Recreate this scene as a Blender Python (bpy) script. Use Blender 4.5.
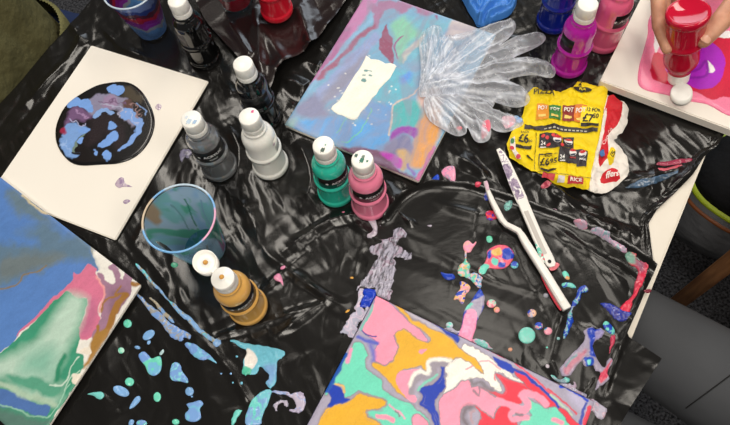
import bpy, bmesh, math, random
import numpy as np
from mathutils import Vector, Matrix
random.seed(7)
for o in list(bpy.data.objects): bpy.data.objects.remove(o)
scene = bpy.context.scene
COL = scene.collection

# ------------------------------------------------------------------ camera
TZ = 0.74                     # table top height
HC = 0.90                     # camera above the table
FPX = 640.0; CX, CY = 365.0, 212.5
def _cam_rot():
    d = np.array([425 - CX, -(500 - CY), -FPX]); d /= np.linalg.norm(d)
    up = -d; fwd = np.array([0, 0, -1.])
    Y = fwd - up*np.dot(fwd, up); Y /= np.linalg.norm(Y)
    X = np.cross(Y, up)
    return np.array([X, Y, up])
RC = _cam_rot()
cam_d = bpy.data.cameras.new('camera'); cam = bpy.data.objects.new('camera', cam_d)
COL.objects.link(cam); scene.camera = cam
cam_d.sensor_width = 36; cam_d.lens = FPX/730*36; cam_d.clip_start = 0.02
m4 = Matrix.Identity(4)
for i in range(3):
    for j in range(3): m4[i][j] = RC[i][j]
m4[2][3] = TZ + HC
cam.matrix_world = m4

# ------------------------------------------------------------------ light
world = bpy.data.worlds.new('world'); scene.world = world; world.use_nodes = True
bg = world.node_tree.nodes['Background']; bg.inputs[0].default_value = (1.0, 0.97, 0.93, 1); bg.inputs[1].default_value = 0.15
def area(name, loc, target, sx, sy, power, color):
    l = bpy.data.lights.new(name, 'AREA'); l.shape = 'RECTANGLE'; l.size = sx; l.size_y = sy
    l.energy = power; l.color = color
    o = bpy.data.objects.new(name, l); COL.objects.link(o); o.location = loc
    o.rotation_euler = (Vector(target) - Vector(loc)).to_track_quat('-Z', 'Y').to_euler()
    return o
WARM = (1.0, 0.93, 0.83)
area('ceiling_lamp', (-0.55, 1.75, 2.75), (-0.55, 1.75, 0), 0.45, 1.2, 29, WARM)
area('ceiling_lamp', (1.3, 1.5, 2.75), (1.3, 1.5, 0), 0.45, 1.2, 30, WARM)
area('ceiling_lamp', (-0.6, -0.8, 2.75), (-0.6, -0.8, 0), 0.45, 1.2, 40, WARM)
area('ceiling_lamp', (1.3, -0.8, 2.75), (1.3, -0.8, 0), 0.45, 1.2, 36, WARM)
area('ceiling_lamp', (0.35, 0.35, 2.75), (0.35, 0.35, 0), 0.45, 1.2, 14, WARM)
area('window_daylight', (1.3, 3.6, 1.9), (0.2, 0.4, 0.8), 2.6, 1.4, 62, (0.82, 0.91, 1.0))
vs = scene.view_settings
vs.view_transform = 'Standard'; vs.look = 'None'; vs.gamma = 1; vs.use_curve_mapping = False; vs.exposure = -0.58

# ------------------------------------------------------------------ helpers
def P(px, py, z=0.0):
    """photo pixel -> point at height z above the table top (world)"""
    r = RC @ np.array([px - CX, -(py - CY), -FPX])
    t = (z - HC)/r[2]
    return np.array([r[0]*t, r[1]*t, TZ + z])
def PW(pts, z=0.0):
    a = np.asarray(pts, float)
    c = np.stack([a[:, 0]-CX, -(a[:, 1]-CY), np.full(len(a), -FPX)], 1) @ RC.T
    t = (z - HC)/c[:, 2]
    return c[:, :2]*t[:, None]
def Z(ox, oy, s, pts): return [(ox + x/s, oy + y/s) for x, y in pts]
def lin(c):
    c = np.asarray(c, float)/255.
    return np.where(c <= 0.04045, c/12.92, ((c+0.055)/1.055)**2.4)
def smooth(poly, n=5, closed=True):
    p = np.asarray(poly, float); N = len(p); out = []
    rng = range(N) if closed else range(N-1)
    for i in rng:
        if closed: a, b, c, d = p[i-1], p[i], p[(i+1) % N], p[(i+2) % N]
        else: a, b, c, d = p[max(i-1, 0)], p[i], p[i+1], p[min(i+2, N-1)]
        for k in range(n):
            t = k/n
            out.append(0.5*((2*b)+(-a+c)*t+(2*a-5*b+4*c-d)*t*t+(-a+3*b-3*c+d)*t**3))
    if not closed: out.append(p[-1])
    return np.array(out)
_rs = np.random.RandomState(3); _LAT = _rs.rand(256, 256)
def vnoise(x, y):
    xi = np.floor(x).astype(int); yi = np.floor(y).astype(int); fx = x-xi; fy = y-yi
    fx = fx*fx*fx*(fx*(fx*6-15)+10); fy = fy*fy*fy*(fy*(fy*6-15)+10)
    a = _LAT[xi % 256, yi % 256]; b = _LAT[(xi+1) % 256, yi % 256]
    c = _LAT[xi % 256, (yi+1) % 256]; d = _LAT[(xi+1) % 256, (yi+1) % 256]
    return (a*(1-fx)+b*fx)*(1-fy)+(c*(1-fx)+d*fx)*fy
def fbm(x, y, o=3):
    s = 0; a = 0.5
    for k in range(o): s = s+a*vnoise(x+17.3*k, y+9.1*k); x = x*2.03; y = y*2.03; a *= 0.5
    return s/(1-0.5**o)
def ridged(x, y, o=2):
    s = 0; a = 1.; t = 0
    for k in range(o):
        s = s + a*(1-np.abs(2*vnoise(x+5.7*k, y+31.1*k)-1))**2; t += a; x = x*2.1; y = y*2.1; a *= 0.5
    return s/t
_cr = np.random.RandomState(21)
_DIR = [(a, _cr.uniform(0, 6)) for a in _cr.uniform(0, math.pi, 14)]
def crumple(x, y, f0, n=7, k0=0, warp=.35, thr=.42):
    """flat facets meeting in straight creases, as in creased film"""
    z = 0
    wx = fbm(x*f0*.5+3, y*f0*.5, 2)*warp; wy = fbm(x*f0*.5, y*f0*.5+8, 2)*warp
    for k in range(n):
        a, ph = _DIR[(k+k0) % 14]; f = f0*(1+.23*k)
        t = (x*math.cos(a)+y*math.sin(a))*f+ph+wx*2+wy
        tri = np.abs(2*(t-np.floor(t))-1)
        m = np.clip((vnoise(x*f0*.8+11*k+k0, y*f0*.8+5*k)-thr)*4, 0, 1)
        z = z+(np.maximum(tri, .55)-.55)*m*(1 if k % 2 else -1)
    return z
def seg_dist(X, Y, poly, closed=True):
    best = np.full(X.shape, 1e9); nx = np.zeros(X.shape); ny = np.zeros(X.shape)
    N = len(poly)
    for i in range(N if closed else N-1):
        ax, ay = poly[i]; bx, by = poly[(i+1) % N]
        dx, dy = bx-ax, by-ay; L = dx*dx+dy*dy+1e-18
        t = np.clip(((X-ax)*dx+(Y-ay)*dy)/L, 0, 1)
        qx = ax+t*dx; qy = ay+t*dy; d = (X-qx)**2+(Y-qy)**2
        m = d < best
        best[m] = d[m]; nx[m] = qx[m]; ny[m] = qy[m]
    return np.sqrt(best), nx, ny
def inside(X, Y, poly):
    c = np.zeros(X.shape, bool); N = len(poly); j = N-1
    for i in range(N):
        xi, yi = poly[i]; xj, yj = poly[j]
        if yi != yj:
            m = ((yi > Y) != (yj > Y)) & (X < (xj-xi)*(Y-yi)/(yj-yi)+xi)
            c ^= m
        j = i
    return c
def patch(poly, res, ux=(1, 0), uy=(0, 1)):
    """grid mesh filling a world-XY polygon with a clean border. -> xy, sd, faces"""
    poly = np.asarray(poly, float); ux = np.array(ux); uy = np.array(uy)
    q = np.stack([poly@ux, poly@uy], 1)
    lo = q.min(0)-res*0.37; hi = q.max(0)+res*1.2
    gx = np.arange(lo[0], hi[0]+res, res); gy = np.arange(lo[1], hi[1]+res, res)
    A, B = np.meshgrid(gx, gy, indexing='ij')
    ins = inside(A, B, q); n, m = A.shape
    cell = ins[:-1, :-1] | ins[1:, :-1] | ins[:-1, 1:] | ins[1:, 1:]
    use = np.zeros(A.shape, bool)
    for a in (0, 1):
        for b in (0, 1): use[a:n-1+a, b:m-1+b] |= cell
    idx = np.full(A.shape, -1); idx[use] = np.arange(use.sum())
    a = A[use]; b = B[use]; isn = ins[use]
    d, nx, ny = seg_dist(a, b, q)
    out = ~isn; a = np.where(out, nx, a); b = np.where(out, ny, b); d = np.where(out, 0, d)
    xy = a[:, None]*ux+b[:, None]*uy
    ci, cj = np.nonzero(cell)
    F = np.stack([idx[ci, cj], idx[ci+1, cj], idx[ci+1, cj+1], idx[ci, cj+1]], 1)
    return xy, d, F
def new_mesh(name, V, F, mat, parent=None, cols=None, smooth_=True):
    me = bpy.data.meshes.new(name)
    me.from_pydata([tuple(v) for v in np.asarray(V, float)], [], [tuple(int(i) for i in f) for f in F])
    if smooth_: me.polygons.foreach_set('use_smooth', [True]*len(me.polygons))
    if cols is not None:
        ca = me.color_attributes.new('Col', 'FLOAT_COLOR', 'POINT')
        c4 = np.ones((len(V), 4)); c4[:, :3] = cols
        ca.data.foreach_set('color', c4.ravel())
    me.materials.append(mat); me.update()
    o = bpy.data.objects.new(name, me); COL.objects.link(o)
    if parent is not None: o.parent = parent
    return o
def tag(o, label=None, cat=None, group=None, kind=None):
    if label: o['label'] = label
    if cat: o['category'] = cat
    if group: o['group'] = group
    if kind: o['kind'] = kind
    return o
def thing(name, label, cat, loc=(0, 0, 0), group=None):
    o = bpy.data.objects.new(name, None); COL.objects.link(o); o.location = tuple(loc)
    o.empty_display_size = 0.02
    return tag(o, label, cat, group)
def keep(o, parent):          # parent without moving (mesh is in world coordinates)
    o.parent = parent; o.matrix_parent_inverse = Matrix.Translation(-Vector(parent.location))
    return o
def lathe(prof, seg=40, cap=True):
    V = []; F = []
    for r, z in prof:
        for k in range(seg):
            a = 2*math.pi*k/seg; V.append((r*math.cos(a), r*math.sin(a), z))
    for i in range(len(prof)-1):
        for k in range(seg):
            k2 = (k+1) % seg
            F.append((i*seg+k, i*seg+k2, (i+1)*seg+k2, (i+1)*seg+k))
    if cap:
        F.append(tuple(range(seg-1, -1, -1))); F.append(tuple(range((len(prof)-1)*seg, len(prof)*seg)))
    return V, F
def capsules(segs, voxel, name, mat, parent=None, iters=4):
    """union of tapered capsules ((p0,r0,p1,r1) ...) as one continuous skin"""
    bm = bmesh.new()
    for p0, r0, p1, r1 in segs:
        p0 = Vector(p0); p1 = Vector(p1); d = p1-p0; L = d.length
        q = d.to_track_quat('Z', 'Y').to_matrix() if L > 1e-6 else Matrix.Identity(3)
        prof = [(max(r0*math.sin(a), 1e-5), -r0*math.cos(a)) for a in np.linspace(0, math.pi/2, 7)]
        prof += [(max(r1*math.sin(a), 1e-5), L-r1*math.cos(a)) for a in np.linspace(math.pi/2, math.pi, 7)]
        V, F = lathe(prof, 20)
        vs_ = [bm.verts.new(p0+q@Vector(v)) for v in V]
        for f in F: bm.faces.new([vs_[i] for i in f])
    me = bpy.data.meshes.new(name); bm.to_mesh(me); bm.free()
    o = bpy.data.objects.new(name, me); COL.objects.link(o)
    r = o.modifiers.new('r', 'REMESH'); r.mode = 'VOXEL'; r.voxel_size = voxel; r.use_smooth_shade = True
    s = o.modifiers.new('s', 'SMOOTH'); s.factor = 0.6; s.iterations = iters
    dg = bpy.context.evaluated_depsgraph_get()
    me2 = bpy.data.meshes.new_from_object(o.evaluated_get(dg))
    o.modifiers.clear(); o.data = me2; bpy.data.meshes.remove(me)
    me2.materials.clear(); me2.materials.append(mat); me2.name = name
    me2.polygons.foreach_set('use_smooth', [True]*len(me2.polygons))
    if parent is not None: keep(o, parent)
    return o
def box(name, c, size, mat, parent=None, ax=None, bev=0.002):
    bm = bmesh.new(); bmesh.ops.create_cube(bm, size=1)
    for v in bm.verts: v.co = Vector((v.co.x*size[0], v.co.y*size[1], v.co.z*size[2]))
    if bev: bmesh.ops.bevel(bm, geom=bm.edges[:], offset=bev, segments=2, affect='EDGES')
    if ax is not None:
        M = Matrix((ax[0], ax[1], ax[2])).transposed()
        for v in bm.verts: v.co = M@v.co
    for v in bm.verts: v.co += Vector(c)
    me = bpy.data.meshes.new(name); bm.to_mesh(me); bm.free(); me.materials.append(mat)
    o = bpy.data.objects.new(name, me); COL.objects.link(o)
    if parent is not None: keep(o, parent)
    return o

# ------------------------------------------------------------------ materials
def mat(name, col=(128, 128, 128), rough=0.5, spec=0.5, attr=False, **kw):
    m = bpy.data.materials.new(name); m.use_nodes = True
    b = m.node_tree.nodes['Principled BSDF']
    b.inputs['Base Color'].default_value = (*lin(col), 1); b.inputs['Roughness'].default_value = rough
    b.inputs['Specular IOR Level'].default_value = spec
    for k, v in kw.items(): b.inputs[k.replace('_', ' ')].default_value = v
    if attr:
        a = m.node_tree.nodes.new('ShaderNodeAttribute'); a.attribute_name = 'Col'
        m.node_tree.links.new(a.outputs['Color'], b.inputs['Base Color'])
    return m
def add_bump(m, scale, strength, dist, detail=4, tex='noise', stretch=(1, 1, 1), coord='Object'):
    nt = m.node_tree; b = nt.nodes['Principled BSDF']
    tc = nt.nodes.new('ShaderNodeTexCoord'); mp = nt.nodes.new('ShaderNodeMapping'); mp.inputs['Scale'].default_value = stretch
    nt.links.new(tc.outputs[coord], mp.inputs[0])
    if tex == 'noise':
        n = nt.nodes.new('ShaderNodeTexNoise'); n.inputs['Scale'].default_value = scale; n.inputs['Detail'].default_value = detail; out = n.outputs[0]
    else:
        n = nt.nodes.new('ShaderNodeTexVoronoi'); n.feature = 'DISTANCE_TO_EDGE'; n.inputs['Scale'].default_value = scale; out = n.outputs['Distance']
    nt.links.new(mp.outputs[0], n.inputs['Vector'])
    bp = nt.nodes.new('ShaderNodeBump'); bp.inputs['Strength'].default_value = strength; bp.inputs['Distance'].default_value = dist
    nt.links.new(out, bp.inputs['Height'])
    old = b.inputs['Normal'].links
    if old: nt.links.new(old[0].from_socket, bp.inputs['Normal'])
    nt.links.new(bp.outputs[0], b.inputs['Normal'])
    return m
def vary(m, c1, c2, scale, detail=4, lo=0.35, hi=0.65, stretch=(1, 1, 1)):
    nt = m.node_tree; b = nt.nodes['Principled BSDF']
    tc = nt.nodes.new('ShaderNodeTexCoord'); mp = nt.nodes.new('ShaderNodeMapping'); mp.inputs['Scale'].default_value = stretch
    nt.links.new(tc.outputs['Object'], mp.inputs[0])
    n = nt.nodes.new('ShaderNodeTexNoise'); n.inputs['Scale'].default_value = scale; n.inputs['Detail'].default_value = detail
    nt.links.new(mp.outputs[0], n.inputs['Vector'])
    r = nt.nodes.new('ShaderNodeValToRGB'); r.color_ramp.elements[0].position = lo; r.color_ramp.elements[1].position = hi
    r.color_ramp.elements[0].color = (*lin(c1), 1); r.color_ramp.elements[1].color = (*lin(c2), 1)
    nt.links.new(n.outputs[0], r.inputs[0]); nt.links.new(r.outputs[0], b.inputs['Base Color'])
    return m
M = {}
M['plastic'] = mat('black_plastic', (22, 21, 20), 0.20, 0.40)
add_bump(M['plastic'], 26, 0.16, 0.004, 3, 'voronoi', stretch=(1, 0.55, 1)); add_bump(M['plastic'], 420, 0.10, 0.0006, 2)
M['plastic2'] = mat('black_plastic_smooth', (21, 20, 19), 0.22, 0.40)
add_bump(M['plastic2'], 140, 0.14, 0.0012, 3, stretch=(0.4, 1, 1))
M['plastic3'] = mat('maroon_black_plastic', (30, 20, 20), 0.24, 0.5); add_bump(M['plastic3'], 200, 0.12, 0.001, 2)
M['paint'] = mat('wet_paint', rough=0.22, attr=True)
M['film'] = mat('thin_paint_film', rough=0.2, attr=True)
_n = M['film'].node_tree; _t = _n.nodes.new('ShaderNodeBsdfTranslucent'); _x = _n.nodes.new('ShaderNodeMixShader'); _x.inputs[0].default_value = .75
_n.links.new(_n.nodes['Attribute'].outputs['Color'], _t.inputs[0]); _n.links.new(_n.nodes['Principled BSDF'].outputs[0], _x.inputs[1]); _n.links.new(_t.outputs[0], _x.inputs[2]); _n.links.new(_x.outputs[0], _n.nodes['Material Output'].inputs[0])
M['scrape'] = mat('scraped_paint', rough=0.35, attr=True)
_n = M['scrape'].node_tree; _tc = _n.nodes.new('ShaderNodeTexCoord'); _mp = _n.nodes.new('ShaderNodeMapping'); _mp.vector_type = 'TEXTURE'; _mp.inputs['Rotation'].default_value = (0, 0, 1.05); _mp.inputs['Scale'].default_value = (2.6, .8, 1)
_no = _n.nodes.new('ShaderNodeTexNoise'); _no.inputs['Scale'].default_value = 190; _no.inputs['Detail'].default_value = 6; _r = _n.nodes.new('ShaderNodeMapRange'); _r.inputs[1].default_value = .40; _r.inputs[2].default_value = .56; _r.inputs[3].default_value = .30; _r.inputs[4].default_value = .95
_n.links.new(_tc.outputs['Object'], _mp.inputs[0]); _n.links.new(_mp.outputs[0], _no.inputs['Vector']); _n.links.new(_no.outputs[0], _r.inputs[0]); _n.links.new(_r.outputs[0], _n.nodes['Principled BSDF'].inputs['Alpha'])
M['paint_dry'] = mat('poured_paint', rough=0.38, spec=0.35, attr=True); add_bump(M['paint_dry'], 900, 0.08, 0.0006, 2)
M['canvas'] = mat('canvas_white', (238, 232, 222), 0.85, 0.2); add_bump(M['canvas'], 1400, 0.25, 0.0008, 1)
M['table'] = vary(mat('table_laminate', (226, 219, 206), 0.4), (222, 214, 200), (230, 223, 211), 9)
M['metal'] = mat('grey_metal', (120, 120, 122), 0.35, Metallic=0.9)
M['cap'] = mat('white_cap', (244, 242, 236), 0.3)
M['label'] = mat('black_label', (14, 13, 14), 0.3)
M['ink_white'] = mat('white_print', (225, 225, 225), 0.5)
M['ink_black'] = mat('black_print', (24, 22, 20), 0.6)
M['carpet'] = vary(mat('carpet', (70, 70, 72), 0.95, 0.1), (30, 30, 32), (96, 96, 100), 160, 3)
add_bump(M['carpet'], 420, 0.8, 0.006, 2)
M['wood'] = vary(mat('wood', (120, 82, 52), 0.5), (130, 86, 54), (170, 120, 78), 18, 5, stretch=(6, 6, 0.7))
def body_mat(n, c, rough=0.22, **kw): return mat(n, c, rough, 0.5, **kw)

# ------------------------------------------------------------------ floor, table
TN = np.array([math.sin(math.radians(50)), -math.cos(math.radians(50))]); TT = np.array([-TN[1], TN[0]])
N0, N1, T0, T1 = -0.943, 0.155, -0.62, 1.30
def tnt(n, t, z=0.0): q = TN*n+TT*t; return (q[0], q[1], TZ+z)
AX = ((TN[0], TN[1], 0), (TT[0], TT[1], 0), (0, 0, 1))
fl = new_mesh('floor', [(-3, -3, 0), (4, -3, 0), (4, 5, 0), (-3, 5, 0)], [(0, 1, 2, 3)], M['carpet'], smooth_=False)
tag(fl, 'dark grey looped carpet floor around the table', 'floor', kind='structure')
tc_ = tnt((N0+N1)/2, (T0+T1)/2)
tb = thing('table', 'white laminate table almost wholly hidden under black plastic sheeting', 'table', (tc_[0], tc_[1], 0))
box('table_top', (tc_[0], tc_[1], TZ-0.014), (N1-N0, T1-T0, 0.028), M['table'], tb, AX, 0.004)
for sn in (N0+0.12, N1-0.25):
    for st in (T0+0.12, T1-0.12):
        q = tnt(sn, st); V, F = lathe([(0.022, 0.0), (0.022, TZ-0.028)], 20)
        o = new_mesh('leg', [(v[0]+q[0], v[1]+q[1], v[2]) for v in V], F, M['metal']); keep(o, tb)

# ------------------------------------------------------------------ plastic sheets
FOLDS = [  # (pixel polyline, height, width)
    ([(20, 112), (70, 60), (95, 22)], .006, .008), ([(70, 20), (84, 42), (92, 46)], .008, .006),
    ([(130, 262), (150, 215), (180, 190)], .003, .006), ([(262, 250), (330, 300), (352, 306)], .006, .006),
    ([(270, 340), (330, 300)], .006, .005), ([(210, 340), (300, 312), (330, 300)], .004, .005),
    ([(280, 255), (330, 222), (372, 215)], .007, .010), ([(255, 298), (310, 250)], .004, .006),
    ([(228, 190), (250, 215), (262, 250)], .005, .008), ([(298, 140), (312, 180), (300, 215)], .006, .011),
    ([(275, 75), (300, 88), (330, 100)], .010, .009), ([(300, 60), (318, 68), (330, 80)], .008, .007),
    ([(310, 40), (330, 52)], .007, .006), ([(285, 105), (312, 112)], .006, .006),
    ([(388, 180), (400, 215), (430, 235)], .008, .009), ([(395, 195), (432, 200)], .006, .006),
    ([(445, 150), (470, 165), (500, 190)], .009, .008), ([(520, 160), (560, 195), (605, 215)], .007, .007),
    ([(540, 190), (600, 225), (648, 240)], .009, .008), ([(600, 185), (650, 178), (690, 165)], .007, .008),
    ([(660, 195), (690, 172), (708, 152)], .010, .007), ([(640, 130), (655, 165), (645, 210)], .005, .008),
    ([(580, 65), (592, 50), (600, 60)], .006, .006), ([(470, 30), (520, 45), (540, 80)], .005, .007),
    ([(130, 240), (170, 290), (150, 330)], .003, .006), ([(195, 330), (230, 370), (260, 420)], .003, .006),
    ([(195, 10), (215, 60), (240, 110)], .005, .008), ([(100, 25), (125, 50), (160, 62)], .004, .007),
    ([(225, 120), (240, 150), (236, 190)], .005, .010), ([(345, 220), (380, 240), (400, 260)], .003, .006)]
FOLDS = [(smooth(PW(p), 4, False), h, w) for p, h, w in FOLDS]
BOARDS = [PW(b, .008) for b in ([(90, 43), (209, 79), (114, 240), (-12, 190)], [(369, -14), (282, 125), (419, 184), (499, 35)], [(598, 78), (640, -10), (800, -10), (760, 150)], [(144, 285), (45, 432), (-150, 430), (-60, 130)])]
S2_TOP = [(384, 218), (402, 196), (432, 184), (470, 187), (505, 197), (540, 209), (575, 222), (612, 238), (642, 256), (654, 268)]
S2_TOPW = smooth(PW(S2_TOP), 4, False)
def fold(x, y, p, h, w):
    d, qx, qy = seg_dist(x, y, p, False)
    e = np.minimum(np.hypot(qx-p[0][0], qy-p[0][1]), np.hypot(qx-p[-1][0], qy-p[-1][1]))
    hh = h*np.clip(e/.035, 0, 1)*(.35+.9*vnoise(qx*45+3, qy*45+7))
    ww = w*(.7+.9*vnoise(qx*30, qy*30+5))
    t = np.clip(1-d/(ww*1.7), 0, 1)
    return hh*t**1.4
def zs(x, y, fine=True):
    """height of the plastic above the table top"""
    z = 0.0034 + 0.0020*(fbm(x*5+3, y*5+1, 2)-0.5) + 0.0046*crumple(x, y, 3.2, 7, warp=.2) + 0.0013*crumple(x, y, 9, 7, 4, .2, .5) + 0.0013*crumple(x, y, 30, 6, 9, .3, .60)
    for p, h, w in FOLDS:
        z = z + fold(x, y, p, h, w)
    for b in BOARDS:            # pressed flat under the boards
        z = np.where(inside(x, y, b), np.minimum(z, .0038), z)
    return np.maximum(z, 0.0006)
S2_POLY = np.concatenate([PW(S2_TOP), PW([(652, 276), (644, 292), (634, 316), (625, 336), (642, 347), (661, 359), (640, 391), (612, 436), (590, 470), (300, 450), (322, 400), (350, 320), (372, 255)])])
def zs2(x, y):
    z = 0.0065 + 0.0030*crumple(x, y, 5, 6, 2) + 0.0012*crumple(x, y, 22, 6, 6, thr=.6)
    d, _, _ = seg_dist(x, y, S2_TOPW, False); z = z + 0.010*np.exp(-(d/0.008)**2)
    for p, h, w in S2F: z = z + fold(x, y, p, h, w)
    n = x*TN[0]+y*TN[1]
    z = z - np.clip(n-N1-0.004, 0, 1)**2*2.2
    return np.where(inside(x, y, DB), np.minimum(z, .0085), z)
DB = PW([(376, 293), (594, 400), (560, 500), (280, 480)], .012)
S2F = [(smooth(PW(p), 4, False), h, w) for p, h, w in [
    ([(432, 204), (470, 214), (508, 222)], .004, .007), ([(540, 221), (570, 241), (630, 278), (642, 290)], .005, .006),
    ([(432, 252), (500, 284), (560, 300)], .0015, .004), ([(570, 242), (556, 262)], .003, .004),
    ([(648, 262), (640, 290), (627, 320)], .006, .005), ([(630, 320), (612, 366), (600, 400)], .004, .004),
    ([(575, 325), (625, 345)], .003, .003), ([(565, 300), (552, 350), (545, 370)], .002, .004)]]
right = [(741, 98), (728, 128), (716, 147), (703, 158), (690, 178), (672, 196), (656, 211), (648, 224), (650, 248), (653, 268), (640, 300), (622, 338), (600, 378), (575, 420)]
rw = PW(right)
polyS1 = [tuple(TN*(N0-0.11)+TT*(T1-0.04)), tuple(TN*(N1-.004)+TT*(T1-0.04))] + [tuple(p) for p in rw] + [tuple(TN*(N1-.006)+TT*(T0+0.05)), tuple(TN*(N0-0.11)+TT*(T0+0.05))]
polyS1 = np.array(polyS1)
xy, sd, F = patch(polyS1, 0.0025, TN, TT)
z = zs(xy[:, 0], xy[:, 1])
n = xy@TN; over = np.clip((N0-0.003)-n, 0, 1)
lift = np.where(sd < 0.01, 0.003*np.abs(np.sin(sd*300+xy[:, 0]*60)), 0)*(n > -0.2)
edge_w = 0.006*np.sin(xy@TT*22)*np.clip(over*30, 0, 1)
xy2 = xy + TN*(over + edge_w)[:, None]*0.92
zz = TZ + z + lift - over
s1 = new_mesh('plastic_sheet', np.column_stack([xy2, zz]), F, M['plastic'])
tag(s1, 'big crumpled black plastic sheet spread over the whole table', 'plastic sheet')
xy, sd, F = patch(S2_POLY, 0.0026)
s2 = new_mesh('plastic_sheet', np.column_stack([xy, TZ+zs2(xy[:, 0], xy[:, 1])]), F, M['plastic2'])
tag(s2, 'flat black plastic sheet under the swirled canvas, overhanging the table corner', 'plastic sheet')
FLAP = [(352, -25), (341, 8), (330, 26), (318, 42), (302, 56), (288, 63), (279, 72), (270, 92), (258, 84), (240, 60), (222, 40), (200, 10), (196, -30), (270, -60)]
fw = smooth(PW(FLAP, 0.012), 4)
fxy, sd, F = patch(fw, 0.0026)
def zflap(x, y): return 0.011 + 0.010*crumple(x, y, 7, 6, 3) + .003*fbm(x*9, y*9, 2)
zf = zflap(fxy[:, 0], fxy[:, 1])
e_, _, _ = seg_dist(fxy[:, 0], fxy[:, 1], smooth(PW(FLAP[:8], 0.012), 4, False), False)
FR = [(PW([(262, 28), (284, 62)], .014), .006, .012), (PW([(300, 8), (312, 48)], .014), .008, .010), (PW([(255, 10), (262, 75)], .014), .007, .010), (PW([(230, 25), (250, 55)], .014), .006, .008)]
zf = zf + 0.008*np.exp(-(e_/0.02)**2)
for p_, h_, w_ in FR:
    d_, _, _ = seg_dist(fxy[:, 0], fxy[:, 1], p_, False); zf = zf + h_*np.exp(-(d_/w_)**2)
s3 = new_mesh('plastic_sheet', np.column_stack([fxy, TZ+zf]), F, M['plastic3'])
tag(s3, 'loose black plastic flap with a curled edge under the red bottle', 'plastic sheet')

# ------------------------------------------------------------------ paint layers
class Layers:
    """marbled paint: filled outlines and strokes on one plane, in metres"""
    def __init__(s, base, z, warp=0.0025, wscale=60):
        s.base = lin(base); s.z = z; s.L = []; s.warp = warp; s.ws = wscale
    def poly(s, pts, col, soft=.0006, halo=None, hw=.002, w=1.0, n=4, mix=1.0): s.L.append(('p', smooth(PW(pts, s.z), n), lin(col), soft, None if halo is None else lin(halo), hw, w, mix)); return s
    def stroke(s, pts, width_px, col, soft=.0006, w=1.0, mix=1.0):
        pw = PW(pts, s.z) if len(pts) < 3 else smooth(PW(pts, s.z), 4, False)
        s.L.append(('s', pw, lin(col), soft, None, width_px*0.0015*0.5, w, mix)); return s
    def __call__(s, x, y):
        wx = s.warp*(2*fbm(x*s.ws, y*s.ws, 3)-1)*2+.0011*(fbm(x*330, y*330, 2)-.5); wy = s.warp*(2*fbm(x*s.ws+40, y*s.ws+70, 3)-1)*2+.0011*(fbm(x*330+9, y*330+4, 2)-.5)
        em = np.clip((fbm(x*55+30, y*55+12, 2)-.45)*6, 0, 1)
        c = np.tile(s.base, (len(x), 1))
        for kind, pts, col, soft, halo, hw, w, mix in s.L:
            X = x+wx*w; Y = y+wy*w; R_ = hw*3+.004 if kind == 's' else hw*2+.004
            lo = pts.min(0)-R_; hi = pts.max(0)+R_
            m = (X > lo[0]) & (X < hi[0]) & (Y > lo[1]) & (Y < hi[1])
            if not m.any(): continue
            Xm, Ym = X[m], Y[m]
            d, _, _ = seg_dist(Xm, Ym, pts, kind == 'p')
            sd_ = np.where(inside(Xm, Ym, pts), d, -d) if kind == 'p' else hw-d
            cm = c[m]
            if halo is not None:
                a = np.clip((sd_+hw)/(hw*.8)+.0, 0, 1)[:, None]; cm = cm*(1-a)+halo*a
            a = (np.clip(sd_/soft*.5+.5, 0, 1)*mix)[:, None]; cm = cm*(1-a)+col*a
            if halo is not None:
                e = (np.exp(-((sd_-hw*.9)/.0006)**2)*.55*em[m])[:, None]; cm = cm*(1-e)+(halo*.5+col*.5)*e
                e = (np.exp(-(sd_/.00055)**2)*.5)[:, None]; cm = cm*(1-e)+halo*.6*e
            c[m] = cm
        g = 1+.16*(fbm(x*700, y*700, 2)-.5)+.16*(fbm(x*45+y*20, y*120-x*60, 3)-.5)
        return np.clip(c*g[:, None], 0, 1)
def marble(pal, scale=90, warp=1.2, seed=0.0, sharp=True):
    pal = np.array([lin(c) for c in pal])
    def f(x, y):
        a = fbm(x*scale+seed, y*scale+seed*2, 2); b = fbm(x*scale*1.1+9+seed, y*scale+4, 2)
        v = (fbm(x*scale*.6+a*warp*3+seed*3, y*scale*.6+b*warp*3, 2)-.28)/.44
        v = np.clip(v, 0, .999)*len(pal)
        i = v.astype(int); j = np.minimum(i+1, len(pal)-1)
        fr = np.clip((v-i-.8)/.2, 0, 1)[:, None]
        return pal[i]*(1-fr)+pal[j]*fr
    return f
def solid(c, d=6):
    c = lin(c)
    return lambda x, y: np.clip(c*(1+0.25*(fbm(x*90, y*90, 2)-.5))[:, None], 0, 1)
def blob(name, pts, colf, surf, h=.002, w=.004, parent=None, res=.0009, zbase=.006, m='paint', sm=4, rag=0.0, label=None, rough=0.0):
    pw = smooth(PW(pts, zbase), sm) if sm > 1 else PW(pts, zbase)
    if rag:
        k = np.arange(len(pw)); rr = np.random.RandomState(len(pts)*7+int(abs(pts[0][0])))
        pw = pw + rr.randn(len(pw), 2)*rag
    xy, sd, F = patch(pw, res)
    t = np.clip(sd/w, 0, 1); up = h*np.sqrt(np.clip(1-(1-t)**2, 0, 1))
    if rough: up = up*(1+rough*(ridged(xy[:, 0]*160, xy[:, 1]*160, 2)-.4))
    zz = surf(xy[:, 0], xy[:, 1]) if callable(surf) else surf
    o = new_mesh(name, np.column_stack([xy, TZ+zz+up+.0002]), F, M[m], None, colf(xy[:, 0], xy[:, 1]))
    if parent is not None: keep(o, parent)
    if label: o['label'] = label
    return o
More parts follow.
